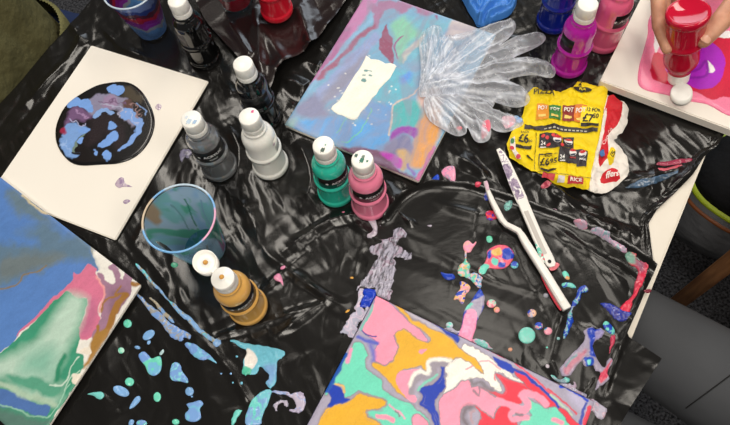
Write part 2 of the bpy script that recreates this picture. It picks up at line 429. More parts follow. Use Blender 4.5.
def ell(cx_, cy_, rx, ry=None, rot=0, n=12):
    ry = ry or rx*.85; a = math.radians(rot)
    return [(cx_+rx*math.cos(t)*math.cos(a)-ry*math.sin(t)*math.sin(a), cy_+rx*math.cos(t)*math.sin(a)+ry*math.sin(t)*math.cos(a)) for t in np.linspace(0, 2*math.pi, n, endpoint=False)]

# ------------------------------------------------------------------ canvases
def slab(name, corners, z0, z1, parent, mt, rnd=.0015):
    q = np.array([c[:2] for c in corners]); n = len(q)
    bm = bmesh.new()
    lo = [bm.verts.new((x, y, TZ+z0)) for x, y in q]; hi = [bm.verts.new((x, y, TZ+z1)) for x, y in q]
    bm.faces.new(lo[::-1]); bm.faces.new(hi)
    for i in range(n): bm.faces.new((lo[i], lo[(i+1) % n], hi[(i+1) % n], hi[i]))
    bmesh.ops.recalc_face_normals(bm, faces=bm.faces[:])
    bmesh.ops.bevel(bm, geom=bm.edges[:], offset=rnd, segments=2, affect='EDGES')
    me = bpy.data.meshes.new(name); bm.to_mesh(me); bm.free(); me.materials.append(mt)
    o = bpy.data.objects.new(name, me); COL.objects.link(o); keep(o, parent); return o
def rect(corner, ang, la, lb, side=-1):
    a = math.radians(ang); u = np.array([math.cos(a), math.sin(a)]); v = np.array([-u[1], u[0]])*side
    c = np.array(corner[:2]); return [c, c+u*la, c+u*la+v*lb, c+v*lb]
def canvas(label, corners, z0, z1):
    c = np.mean([k[:2] for k in corners], 0)
    t = thing('canvas_board', label, 'canvas', (c[0], c[1], TZ+z0), 'canvases on the table')
    slab('board', corners, z0, z1, t, M['canvas']); return t
def inset(corners, d):
    q = np.array([c[:2] for c in corners]); c = q.mean(0)
    out = []
    for k in q: v = k-c; out.append(c+v*(1-d/np.abs(v).max()))
    return out
def full_paint(t, corners, z, colf, res=.001, h=.0016, name='paint_pour', m='paint_dry', drip=.004):
    pw = []
    q = np.array([c[:2] for c in corners])
    for i in range(4):
        a, b = q[i], q[(i+1) % 4]
        for k in range(24): pw.append(a+(b-a)*k/24)
    xy, sd, F = patch(np.array(pw), res)
    zz = z + h*np.clip(sd/.004, 0, 1)**.5 + .0005*fbm(xy[:, 0]*50, xy[:, 1]*50, 2) + .0003
    o = new_mesh(name, np.column_stack([xy, TZ+zz]), F, M[m], None, colf(xy[:, 0], xy[:, 1])); keep(o, t); return o

# --- A: white board with the round black pour
zA = .010
cA = rect(P(91, 45, zA), -32.9, .246, .315)
tA = canvas('white canvas board with a round black and blue paint pour', cA, .005, zA)
ZA = lambda p: Z(45, 75, 4.25, p)
LA = Layers((16, 15, 17), zA, .0030, 75)
GRY = (136, 132, 158); BLU = (118, 160, 226)
LA.poly(ZA([(330, 60), (380, 60), (420, 110), (380, 120), (340, 95)]), (70, 62, 50), .004)
LA.poly(ZA([(190, 105), (240, 90), (290, 85), (350, 105), (375, 150), (400, 190), (380, 220), (330, 185), (300, 150), (250, 160), (215, 190), (190, 160)]), GRY, .002)
LA.poly(ZA([(100, 160), (150, 140), (205, 170), (200, 195), (130, 195), (90, 225)]), (112, 84, 122), .003)
LA.poly(ZA([(250, 100), (300, 95), (310, 130), (260, 150)]), (150, 128, 160), .003)
LA.poly(ZA([(330, 120), (365, 110), (375, 150), (345, 160)]), (92, 66, 62), .002)
LA.poly(ZA([(205, 180), (290, 165), (330, 200), (350, 260), (310, 330), (270, 250), (220, 290), (180, 300), (190, 230)]), (38, 30, 34), .006)
LA.poly(ZA([(75, 270), (100, 215), (165, 215), (190, 240), (140, 270), (130, 320), (150, 345), (120, 362), (85, 330)]), (120, 158, 214), .0015)
LA.stroke(ZA([(170, 255), (135, 290), (132, 330)]), 3, (110, 130, 120))
LA.poly(ZA([(67, 232), (90, 228), (92, 250), (72, 256)]), (150, 40, 70), .002)
LA.poly(ZA([(95, 125), (130, 102), (175, 103), (200, 125), (208, 158), (180, 150), (150, 138), (110, 145)]), BLU)
LA.poly(ZA([(268, 62), (290, 46), (325, 48), (345, 70), (325, 85), (285, 84)]), BLU)
LA.poly(ZA([(205, 185), (225, 160), (270, 150), (300, 165), (290, 175), (250, 165), (220, 195)]), (130, 165, 220))
LA.poly(ZA([(330, 150), (360, 150), (400, 170), (420, 210), (410, 255), (370, 300), (320, 328), (315, 318), (360, 285), (385, 230), (370, 200), (335, 190)]), (122, 160, 222))
LA.stroke(ZA([(390, 130), (425, 150), (430, 180)]), 2, (120, 150, 200))
LA.poly(ZA([(222, 310), (240, 285), (280, 250), (312, 250), (310, 280), (275, 302), (240, 312)]), BLU)
for cx_, cy_, rx, ry in [(294, 220, 20, 17), (168, 235, 22, 16), (155, 287, 15, 15), (267, 348, 20, 19), (217, 330, 9, 11)]:
    LA.poly(ZA(ell(cx_, cy_, rx, ry)), BLU)
LA.stroke(ZA([(125, 330), (145, 345)]), 4, (20, 20, 22))
for p_, c_ in [([(215, 110), (260, 125), (300, 110), (340, 130)], (110, 84, 116)), ([(120, 165), (160, 160), (190, 185)], (160, 130, 170)), ([(350, 175), (380, 185), (390, 215)], (176, 186, 220)), ([(100, 200), (140, 205), (180, 205)], (176, 178, 214)), ([(240, 140), (280, 130), (320, 150), (330, 175)], (176, 180, 206)), ([(85, 290), (110, 300), (105, 340)], (150, 180, 226)), ([(360, 130), (395, 150), (410, 180)], (150, 120, 120))]:
    LA.stroke(ZA(p_), 1.6, c_, .001, 2.0)
blob('paint_pour', ZA([(200, 55), (265, 35), (340, 30), (390, 50), (430, 95), (462, 165), (465, 225), (440, 290), (390, 345), (320, 375), (235, 382), (150, 385), (100, 365), (60, 315), (45, 260), (55, 195), (100, 120)]),
     LA, zA, .0030, .006, tA, .0008, zA, label='round black paint pour with blue blots')
for pts in [Z(0, 170, 4.867, [(560, 70), (580, 40), (600, 38), (610, 65), (645, 82), (600, 82), (580, 88)]), Z(0, 170, 4.867, [(598, 155), (615, 143), (635, 150), (612, 166)]), ZA([(468, 140), (480, 122), (496, 132), (486, 150)])]:
    blob('paint_drop', pts, marble([(190, 170, 186), (150, 128, 160), (205, 192, 200)], 200), zA, .0008, .003, tA, .0008, zA)

# --- B: blue, pink and green pour at the left edge
zB = .017
qB = PW([(141, 285), (49, 426)], zB); uB = (qB[1]-qB[0])/np.linalg.norm(qB[1]-qB[0])
tB2 = PW([(141, 285), (0, 177)], zB); vB = (tB2[1]-tB2[0])/np.linalg.norm(tB2[1]-tB2[0])
cB = [qB[0], qB[0]+vB*.33, qB[0]+vB*.33+uB*.26, qB[0]+uB*.26]
tB = canvas('canvas with blue, pink and green poured paint at the left edge', cB, .0115, zB)
Z6 = lambda p: Z(0, 170, 4.867, p); Z7 = lambda p: Z(0, 250, 4.867, p); Z8 = lambda p: Z(0, 338, 4.867, p)
LB = Layers((226, 222, 214), zB, .0016, 70)
LB.poly(Z6([(-200, -150), (0, 14), (130, 105), (245, 200), (375, 285), (430, 350), (460, 425)])+Z7([(455, 30), (478, 80), (470, 105), (430, 75), (390, 130), (350, 165), (290, 215), (230, 265), (150, 365), (100, 415), (0, 500), (-200, 560)]), (84, 124, 186), n=2)
LB.poly(Z7([(-150, 230), (0, 190), (80, 170), (120, 120), (200, 100), (220, 82), (300, 55), (350, 60), (440, 60), (470, 80), (450, 10), (420, -60), (330, -60), (250, -130), (150, -110), (0, -40), (-150, 0)]), (92, 118, 140), .009, w=3)
LB.poly(Z6([(30, 110), (130, 120), (250, 240), (200, 260), (80, 200)]), (98, 120, 136), .008, w=3)
LB.poly(Z7([(-20, -150), (80, -90), (190, -40), (120, -20), (0, -60)]), (82, 122, 182), .008, w=3)
LB.poly(Z7([(0, 60), (120, 20), (230, 10), (330, 40), (180, 90), (100, 120), (0, 150)]), (104, 116, 120), .008, w=3)
LB.stroke(Z7([(-10, 196), (60, 182), (95, 165), (115, 125), (165, 112), (200, 98), (225, 76)]), 1.6, (132, 112, 76), .001)
LB.stroke(Z6([(118, 122), (160, 165), (200, 195), (240, 212), (258, 216)]), 2.6, (196, 182, 150), .001)
LB.stroke(Z6([(380, 300), (430, 350), (455, 410)]), 1.6, (150, 150, 140), .001)
LB.poly(Z7([(430, 75), (470, 90), (462, 112), (500, 165), (512, 210), (480, 300), (490, 340), (440, 430), (385, 430), (385, 375), (420, 310), (432, 235), (380, 240), (345, 205), (290, 225), (200, 320), (100, 415), (92, 412), (190, 310), (250, 240), (300, 200), (360, 150), (365, 110), (392, 120)]), (206, 112, 142), n=3)
LB.poly(Z7([(430, 250), (470, 240), (480, 300), (440, 400), (395, 420), (390, 380), (420, 320)]), (186, 104, 136), .006)
LB.poly(Z7([(468, 110), (515, 125), (530, 160), (560, 150), (535, 95), (550, 75), (575, 100), (600, 150), (612, 130), (612, 85), (638, 105), (642, 190), (610, 260), (570, 330), (520, 430), (440, 430), (490, 335), (512, 215), (490, 150)]), (152, 114, 138), n=3, w=1.6)
LB.stroke(Z7([(470, 130), (500, 175), (512, 215), (490, 300)]), 2, (226, 150, 150), .001)
LB.poly(Z7([(540, 200), (590, 190), (620, 230), (580, 290), (540, 300)]), (134, 100, 120), .004)
for p, w_ in [([(692, 155), (665, 170), (645, 165)], 4), ([(610, 225), (580, 260), (550, 340), (515, 425)], 7), ([(570, 222), (520, 245), (500, 300)], 2), ([(478, 370), (480, 395), (470, 425)], 3.5), ([(585, 180), (560, 215), (600, 215)], 2)]:
    LB.stroke(Z7(p), w_, (152, 106, 48), .001)
LB.poly(Z8([(535, -40), (520, 0), (440, 125), (405, 150), (440, 75), (450, 0), (500, -40)]), (160, 118, 56), .002)
LB.poly(Z7([(345, 205), (380, 240), (432, 235), (415, 310), (385, 380), (390, 430)])+Z8([(375, 70), (405, 85), (412, 140), (390, 180), (370, 240), (245, 420), (240, 600), (-250, 600), (-250, 150), (0, 75), (60, 20), (100, 0), (200, -110), (290, -205)]), (58, 142, 112), n=2)
LB.poly([(71, 294), (87, 299), (83, 316), (78, 329), (71, 342), (64, 358), (53, 382), (61, 386), (55, 405), (20, 391), (8, 377), (-10, 380), (-20, 365), (6, 358), (20, 350), (41, 338), (55, 315)], (176, 202, 186), .010, n=2)
LB.poly(Z8([(130, 90), (250, 40), (280, 100), (240, 200), (180, 190), (100, 180)]), (128, 178, 158), .016)
LB.poly(Z8([(45, 180), (130, 200), (180, 190), (250, 222), (310, 240), (270, 295), (150, 255), (70, 225)]), (84, 152, 126), .003)
LB.poly(Z8([(-40, 255), (80, 268), (160, 308), (240, 338), (232, 375), (180, 382), (100, 345), (-40, 330)]), (76, 110, 168))
LB.stroke(Z8([(-30, 225), (60, 245), (120, 280), (180, 290), (265, 332)]), 5, (164, 190, 168), .002)
LB.stroke(Z8([(0, 330), (90, 345), (170, 385), (250, 375), (300, 300), (340, 230)]), 1.2, (150, 200, 175))
LB.stroke(Z8([(318, 85), (292, 140), (284, 210)]), 5, (46, 130, 98), .002)
LB.stroke(Z8([(385, 100), (350, 140), (330, 200), (300, 235), (255, 230)]), 1.5, (190, 212, 196))
LB.stroke(Z8([(395, 160), (340, 200), (320, 260)]), 1.2, (176, 206, 186))
LB.poly(Z8([(-60, 345), (90, 360), (190, 400), (240, 395), (230, 430), (-60, 500)]), (84, 118, 108), .005)
for a, b, w_ in [(425, 62, 7), (412, 66, 5), (376, 190, 6), (372, 212, 6)]: LB.stroke(Z8([(a-8, b), (a+8, b+2)]), w_, (226, 216, 200))
full_paint(tB, cB, zB, LB)

# --- C: pastel iridescent pour with the white patch
zC = .012
cC = [p for p in PW([(369, -10), (284.7, 125), (418.7, 181.4), (496, 35)], zC)]
tC = canvas('pastel blue and mauve poured canvas with a white patch', cC, .004, zC)
Z1 = lambda p: Z(280, 0, 4.867, p); Z2 = lambda p: Z(280, 85, 4.253, p); Z3 = lambda p: Z(380, 0, 6.636, p)
LC = Layers((128, 176, 206), zC, .0022, 60)
LC.poly(Z1([(380, -60), (480, -40), (440, 60), (330, 200), (230, 330), (180, 400), (90, 460), (150, 390), (260, 230)]), (196, 134, 180), .003)
LC.poly(Z1([(300, 150), (260, 240), (200, 330), (230, 330), (300, 230), (350, 140)]), (176, 116, 160), .004)
LC.poly(Z1([(470, 150), (420, 200), (330, 280), (200, 425), (100, 560), (330, 440), (420, 270), (490, 200)]), (152, 168, 210), .004)
LC.poly(Z1([(430, 250), (390, 280), (310, 350), (230, 440), (150, 560), (330, 425), (400, 310)]), (148, 150, 172), .006)
LC.stroke(Z1([(488, 20), (455, 80), (430, 115), (340, 205), (220, 350), (140, 440)]), 5, (142, 186, 218), .002)
LC.stroke(Z1([(500, 40), (470, 110), (440, 145), (380, 190), (300, 280), (190, 385)]), 6, (160, 100, 126), .002)
LC.poly(Z1([(470, 10), (730, 10), (760, 60), (690, 78), (640, 45), (600, 66), (550, 48), (500, 70), (480, 120), (460, 120)]), (168, 126, 160), .003, w=2)
LC.poly(Z1([(545, 130), (600, 80), (640, 110), (690, 130), (700, 170), (640, 230), (600, 300), (570, 280), (560, 190)]), (140, 202, 176), .006)
LC.poly(Z3([(180, 120), (270, 140), (350, 130), (440, 150), (470, 140), (400, 230), (300, 240), (200, 280), (180, 350), (230, 420), (330, 420), (330, 300)]), (124, 186, 206), .006)
LC.poly(Z3([(160, 420), (170, 350), (230, 280), (300, 235), (260, 300), (200, 360)]), (196, 196, 190), .002)
LC.poly(Z3([(440, 250), (480, 140), (560, 150), (640, 190), (560, 260)]), (200, 190, 190), .003)
LC.poly(Z3([(360, 110), (385, 110), (380, 140)]), (150, 100, 140), .002)
LC.poly(Z1([(515, 128), (530, 170), (552, 205), (550, 300), (540, 312), (510, 280), (490, 250), (485, 210), (500, 170)]), (150, 86, 112), .001)
LC.stroke(Z1([(592, 185), (562, 225), (575, 285)]), 2.2, (156, 106, 146))
LC.poly(Z2([(380, 90), (480, 60), (470, 200), (440, 275), (300, 268), (240, 240), (130, 210), (40, 180), (110, 150), (230, 140), (320, 165)]), (98, 166, 224), .005)
LC.poly(Z2([(60, 110), (150, 40), (200, 118), (230, 135), (110, 145)]), (136, 140, 172), .006)
LC.poly(Z2([(20, 160), (70, 150), (60, 185), (20, 185)]), (150, 205, 200), .004)
LC.stroke(Z2([(385, 100), (360, 170), (300, 238), (270, 245)]), 1.3, (110, 206, 168))
LC.stroke(Z2([(290, 140), (240, 205)]), 1.3, (120, 200, 180))
LC.poly(Z2([(450, -60), (560, -40), (560, 40), (500, 80), (400, 60)]), (108, 186, 206), .006)
LC.poly(Z1([(590, 380), (630, 350), (640, 390), (600, 410)]), (102, 156, 226), .004)
LC.poly(Z2([(480, 100), (540, 70), (600, 80), (612, 130), (585, 180), (520, 182), (470, 192)]), (86, 182, 184), .003)
LC.stroke(Z2([(600, 10), (545, 60), (490, 85), (475, 130), (468, 215)]), 2, (216, 198, 184), .001)
LC.poly(Z2([(590, 40), (680, 20), (680, 140), (610, 120)]), (222, 190, 178), .005)
LC.poly(Z2([(625, 110), (690, 130), (660, 270), (595, 355), (545, 330), (570, 250), (585, 185), (600, 150)]), (226, 162, 84), .004)
LC.stroke(Z2([(600, 170), (585, 250), (560, 320)]), 2, (190, 160, 130), .002)
LC.poly(Z2([(470, 240), (540, 215), (565, 280), (525, 315), (450, 285)]), (124, 126, 164), .003)
LC.poly(Z2([(490, 195), (555, 180), (592, 195), (575, 235), (540, 212), (500, 222), (468, 240)]), (152, 70, 172), .002)
LC.poly(Z2([(495, 280), (545, 285), (560, 340), (525, 365), (505, 325)]), (206, 172, 112), .003)
LC.poly(Z2([(270, 268), (430, 282), (500, 355), (580, 398), (600, 430), (440, 352), (270, 310)]), (122, 78, 108), .002)
LC.poly(Z2([(428, 290), (450, 283), (500, 308), (522, 342), (500, 352), (460, 322)]), (192, 60, 186), .002)
LC.stroke(Z2([(660, 270), (610, 355), (588, 405)]), 4.5, (198, 108, 156), .001)
LC.stroke(Z2([(545, 340), (575, 385)]), 2.5, (130, 110, 190), .001)
rr = random.Random(4)
for k in range(34):
    a = rr.uniform(0, 6.28); d_ = rr.uniform(22, 48)
    LC.stroke([(362+d_*math.cos(a)*.9, 90+d_*math.sin(a)*.8), (362.6+d_*math.cos(a)*.9, 90+d_*math.sin(a)*.8)], rr.choice([1, 1.2, 1.6, 2.2]), (232, 234, 230))
def LC2(x, y):      # milky veils drawn diagonally through the pour
    c = LC(x, y)**1.05*.99; t_ = x*.62+y*.78; n_ = -x*.78+y*.62
    v = fbm(n_*46+5*fbm(x*14, y*14, 2), t_*16+4*fbm(x*14+5, y*14+9, 2), 3)
    a = (np.clip((v-.44)*3, 0, 1)*.42+.08)[:, None]; c = c*(1-a)+lin((146, 142, 166))*a
    r = np.abs(((v*9) % 1)-.5); b = (np.clip(.10-r, 0, .1)*3.2)[:, None]; return c*(1-b)+lin((160, 150, 172))*b
full_paint(tC, cC, zC, LC2, .0011)
LW = Layers((240, 238, 226), zC, .001, 80)
for a, b, w_ in [(418, 352, 3), (408, 395, 4.5), (436, 352, 1.6), (440, 372, 2), (408, 372, 1.4)]: LW.stroke(Z1([(a-3, b), (a+6, b+1)]), w_, (110, 150, 150))
blob('white_patch', [(366.3, 56.5), (372, 60), (378.6, 61.0), (385, 64), (396, 64.7), (394, 71), (391, 77), (387, 82), (380, 90), (373, 99), (367, 106), (361, 113), (355, 121.4), (347, 118), (338, 115), (330.5, 109.7), (336, 104), (341, 99), (347.8, 87.3), (355, 76), (362, 65.7)], LW, zC+.002, .0014, .003, tC, .0009, zC, m='paint_dry', sm=2, rag=.0007, label='chalky white rectangular patch')

# --- D: bright swirl at the bottom
zD = .020
cD = rect(P(376, 296, zD), -38.6, .320, .262)
tD = canvas('vivid canvas of pink, gold, teal, red and cobalt swirls at the bottom', cD, .009, zD)
PK = (250, 150, 176); GO = (228, 172, 44); TE = (108, 212, 184); BL = (14, 56, 172); RE = (228, 50, 72); WH = (240, 236, 226); GR = (152, 142, 156)
LD = Layers((166, 160, 180), zD, .0011, 90)
LD.stroke([(395, 312), (420, 325), (450, 345)], 5, (130, 122, 130), .002)
LD.stroke([(400, 308), (425, 322), (445, 335)], 2, (184, 176, 186), .001)
LD.poly([(354.4, 343.5), (362.7, 344), (366.8, 354), (366, 360), (367.6, 370), (381, 380), (384, 390), (399, 399.5), (412, 404.5), (417, 411), (427, 418), (432, 432), (440, 450), (370, 450), (366, 412), (381, 409), (386, 402), (367, 394), (359, 391), (351, 395), (344, 397), (345, 388), (338, 383), (334, 390), (325, 395), (340, 370), (347, 358), (352, 348)], TE, halo=GR, hw=.003, n=3)
LD.poly([(378, 293), (386.5, 300.7), (395.5, 309), (405.5, 319.6), (418.6, 329.5), (427.6, 339.3), (425, 342.3), (415.3, 339.3), (403.8, 330.3), (393, 335.3), (398, 347.6), (392, 360), (390.6, 361.6), (385, 365.2), (375.8, 361.6), (372.5, 355), (374, 351), (377.5, 342.7), (366, 334), (362.7, 328), (369, 316), (374, 304.8)], PK, halo=(150, 130, 170), hw=.0016, n=3)
LD.poly([(440, 366), (446, 368), (448, 379.7), (444.7, 388), (436.5, 397.8), (434.8, 406), (439.7, 417.5), (445, 432), (436, 432), (432, 418), (425, 409), (420, 405), (423.5, 397.8), (420, 391), (425, 386), (430, 384.6), (438, 379.7), (441, 373)], BL, halo=GR, hw=.004, n=3)
LD.poly([(457.8, 358), (464, 344.7), (474, 348), (492, 359.5), (509, 374), (527, 384), (533.5, 390), (525, 386.6), (512, 381), (499, 371), (495, 373), (497, 379.7), (502, 388), (500.6, 392), (494, 390), (489, 384.6), (479, 378), (471, 379.7), (461, 384.6), (444.7, 394.5), (446, 386), (445, 371.5), (449.6, 364)], WH, halo=GR, hw=.0022, n=2, w=1.8)
LD.poly([(467.7, 379.7), (472.6, 388), (481, 388), (497, 399.4), (512, 406), (518.7, 409), (497, 409), (493, 419), (486, 412.6), (476, 406), (464, 407.7), (459.5, 416), (461, 440), (446, 440), (440, 414), (441, 398), (453, 389.6)], PK, halo=GR, hw=.0025, n=3)
LD.poly([(495, 372), (512, 381), (530, 387), (540, 396), (548, 407), (538, 402), (526, 391.5), (520, 394), (521, 404), (510.5, 402.7), (499, 398.6), (486, 390.4), (481, 388), (492, 391.5), (502, 394), (505.5, 388), (500, 380)], RE, halo=GR, hw=.002, n=3)
LD.poly([(474, 405), (486, 413), (493, 419), (497, 409), (504, 404.4), (510.5, 409), (509, 416), (514, 419), (519, 440), (472, 440), (482, 418)], RE, halo=GR, hw=.0025, n=3)
LD.poly([(528, 399.4), (538, 404.4), (549, 409), (551, 401), (561, 411), (576, 426), (570, 450), (516, 450), (521, 421), (531, 416), (526, 406)], TE, halo=GR, hw=.0028, n=3)
LD.poly([(513, 369), (523, 372), (536, 385), (549, 397), (561, 408), (572.4, 418), (582, 428), (572, 428), (556, 407), (547.7, 407), (534, 394), (520, 380)], RE, halo=(130, 110, 130), hw=.001, n=3)
LD.poly([(394, 334.5), (404.6, 329.5), (416, 338), (426, 343), (430, 341), (428, 335), (419, 329), (408, 320.5), (397, 308), (389, 300), (393, 301), (403, 309), (412, 320), (422, 323), (434, 330), (446, 335), (456, 345), (467.7, 355), (477.6, 362), (483.4, 373.5), (476, 369), (461, 358), (453, 361), (444.7, 357.5), (434, 358.5), (429, 364), (427, 371), (421, 366), (415, 368), (404, 369), (396, 379), (400, 388), (408, 398.5), (401, 394.5), (392, 386), (382, 375), (372.5, 365.7), (374, 362), (385, 366.5), (391.5, 362), (393, 358), (399, 347.5)], GO, .001, halo=GR, hw=.0012, n=2)
LD.poly([(408.7, 369.8), (422, 369), (415.3, 373), (409.5, 383), (410.3, 393), (415.3, 396), (417, 402), (412, 402.7), (403.8, 394.5), (395.6, 381.3), (401.3, 371.5)], PK, n=3)
LD.stroke([(412, 392), (414, 383), (421, 377), (427, 380), (434, 375), (434, 366), (439, 363), (446, 363)], 6, (150, 142, 154), .002)
LD.stroke([(410, 385), (413.5, 376), (421, 371), (426, 374), (429.5, 371), (428.5, 364), (434, 359.5), (442, 359), (450, 361)], 3.4, WH, .0015)
LD.stroke([(419, 391), (424, 384), (431, 379), (437, 375)], 1.8, (120, 200, 180), .001)
LD.stroke([(498, 401), (513, 406), (523, 410.5), (528, 404), (522, 396.5), (527, 393.5), (536, 396), (546, 404)], 5.5, PK, .001)
LD.stroke([(524, 412), (516, 411), (510.5, 414), (511.5, 420), (519, 418), (527, 418)], 4, PK, .001)
LD.stroke([(517, 414), (522, 415)], 2.5, (130, 118, 128), .001)
LD.stroke([(471, 407), (465, 411), (463, 418), (467, 424)], 5, (120, 110, 120), .003); LD.stroke([(474, 410), (470, 415), (473, 422)], 2, (180, 150, 160), .001)
LD.stroke([(471, 380), (474, 385), (480, 383), (486, 388), (491, 390)], 4, (128, 120, 130), .002)
LD.stroke([(474, 391), (479, 396), (480, 388)], 1.8, (150, 120, 136), .001)
LD.stroke([(553, 419), (561, 423)], 4, PK, .001)
LD.poly([(359.4, 393.7), (367.6, 396), (377, 399), (385.7, 402.7), (381, 409), (367.6, 410), (369, 418), (382, 427), (384, 450), (316, 450), (326.5, 409.3), (341, 404.4), (351, 399.4)], GO, .001, halo=GR, hw=.003, n=3)
LD.poly([(334, 385.5), (343, 391), (343.7, 398), (350, 398.6), (339.6, 404.4), (328, 407), (331.4, 397.8), (327, 391)], BL, halo=(120, 120, 160), hw=.001, n=3)
LD.stroke([(334.7, 384.6), (343, 387), (344, 392)], 2, (220, 180, 110))
LD.stroke([(346, 354), (336, 374), (327, 391)], 4.5, (28, 84, 172), .001)
LD.stroke([(352, 350), (350, 356), (348, 363)], 3.5, (228, 150, 186), .001)
LD.stroke([(358, 338), (366, 340), (378, 343.5)], 3.5, (86, 96, 190), .0015); LD.stroke([(362, 331), (368, 335), (376, 337)], 1.4, (60, 70, 150))
LD.stroke([(371, 345), (373, 352), (373, 360)], 4, (110, 110, 190), .003)
LD.stroke([(373, 306), (370, 316), (364, 323), (361, 330)], 2.2, (120, 190, 180), .001)
LD.stroke([(377, 417), (386, 417), (393, 420)], 4, PK, .001); LD.stroke([(389, 406), (398, 412), (405, 418)], 1.8, (226, 160, 186)); LD.stroke([(395, 411), (400, 417)], 1.4, (130, 120, 130))
LD.poly([(412, 418), (420, 416), (428, 424), (430, 440), (416, 440)], PK, halo=GR, hw=.002)
LD.poly([(418.5, 351.5), (424, 349.5), (427.5, 351), (422, 354)], PK)
LD.poly([(432, 322), (445, 329.5), (458, 337), (457, 343.5), (447, 334)], BL, .0008, halo=(120, 120, 150), hw=.001)
LD.poly([(493, 357), (512, 366.5), (513, 374), (502, 369)], BL)
LD.stroke([(498, 361), (508, 367), (516.5, 370.6), (528, 376.4), (536, 384.6), (546, 392), (554, 401), (558, 407)], 2.6, BL)
LD.stroke([(458, 331), (475, 341), (491, 351), (514, 362.5), (538, 382), (552, 394)], 1.6, (226, 70, 96))
LD.stroke([(480, 362), (490, 362), (500, 369)], 1.2, (236, 150, 165)); LD.stroke([(494, 374), (495, 380)], 1.2, (226, 120, 130)); LD.stroke([(467, 369), (472, 367)], 1.6, (236, 150, 160))
LD.stroke([(551, 394.5), (561, 404), (572, 415)], 1.8, (178, 206, 180), .0006); LD.stroke([(548, 388), (566, 404), (577, 414)], 1.4, (214, 66, 84))
LD.poly([(570, 392), (586, 401), (584, 412), (572, 402)], (184, 178, 206), .004)
LD.stroke([(586, 403), (583, 412), (580, 424)], 2.2, (66, 80, 170)); LD.stroke([(590, 408), (584, 424)], 4, (222, 66, 90))
LD.stroke([(561, 386), (572.4, 391), (587, 400)], 2.6, (18, 62, 190)); LD.stroke([(384, 297.5), (430, 318), (470, 338)], 1.5, (190, 196, 214)); LD.stroke([(418, 313), (432, 320)], 2, (50, 96, 190))
full_paint(tD, cD, zD, LD, .00085, m='paint_dry')
# spill down the two visible sides of D
def side_spill(t, a, b, z0, z1, colf, out=.0016):
    a = np.array(a[:2]); b = np.array(b[:2]); d = (b-a)/np.linalg.norm(b-a); nn = np.array([d[1], -d[0]])
    c = np.mean([k[:2] for k in cD], 0)
    if np.dot(nn, a-c) < 0: nn = -nn
    n = 160; V = []; F = []
    for i in range(n+1):
        q = a+(b-a)*i/n; w_ = .5+.5*math.sin(i*.7)*math.sin(i*.23)
        for k, zz in enumerate(np.linspace(z1+.001, z0+.004*w_, 5)):
            o_ = out*(.4+.6*math.sin(min(k, 3)/3*1.57)); V.append((*(q+nn*o_), TZ+zz))
    for i in range(n):
        for k in range(4): F.append((i*5+k, (i+1)*5+k, (i+1)*5+k+1, i*5+k+1))
    V = np.array(V); o = new_mesh('edge_paint', V, F, M['paint_dry'], None, colf(V[:, 0], V[:, 1])); keep(o, t)
side_spill(tD, cD[0], cD[1], .008, zD, marble([(120, 130, 180), (210, 205, 220), (30, 70, 180), (230, 120, 160), (190, 186, 206)], 60))
side_spill(tD, cD[0], cD[3], .008, zD, marble([(28, 76, 170), (120, 130, 180), (200, 196, 214), (20, 60, 170)], 60))

# --- E: white box canvas being painted at top right
zE = .024
qE = P(600, 80.5, zE); uE = P(735, 131, zE)-qE
cE = rect(qE, math.degrees(math.atan2(uE[1], uE[0])), .32, .32, 1)
tE = canvas('white box canvas with fresh pink, red and purple paint under the hand', cE, .0065, zE)
ZE = lambda p: Z(630, 20, 4.25, p)
LE = Layers((244, 130, 166), zE, .001, 60)
LE.poly(ZE([(98, 145), (150, 150), (200, 110), (300, 60), (330, 75), (440, 85), (440, 310), (390, 332), (340, 345), (280, 312), (200, 290), (120, 268), (85, 240)]), (206, 24, 62))
LE.poly(ZE([(100, 60), (130, 40), (120, 120), (102, 140)]), (246, 244, 244))
LE.poly(ZE([(340, 58), (430, 55), (430, 78), (370, 80)]), (246, 244, 244))
LE.poly(ZE([(150, 190), (160, 240), (230, 270), (290, 300), (350, 292), (380, 260), (400, 190), (372, 122), (310, 95), (250, 130), (200, 150)]), (172, 34, 196))
LE.poly(ZE([(324, 178), (345, 195), (357, 218), (342, 230), (322, 222), (326, 200)]), (246, 240, 246))
LE.stroke(ZE([(245, 230), (285, 215), (318, 180), (325, 235), (290, 250), (250, 250)]), 3, (140, 20, 168), .001)
blob('paint_pour', ZE([(88, -20), (75, 60), (60, 120), (38, 200), (34, 270), (70, 300), (150, 318), (250, 345), (330, 360), (450, 405), (560, 250), (560, -60), (400, -150), (200, -140)]), LE, zE, .0032, .005, tE, .0009, zE, label='wet puddle of pink, red and purple paint')

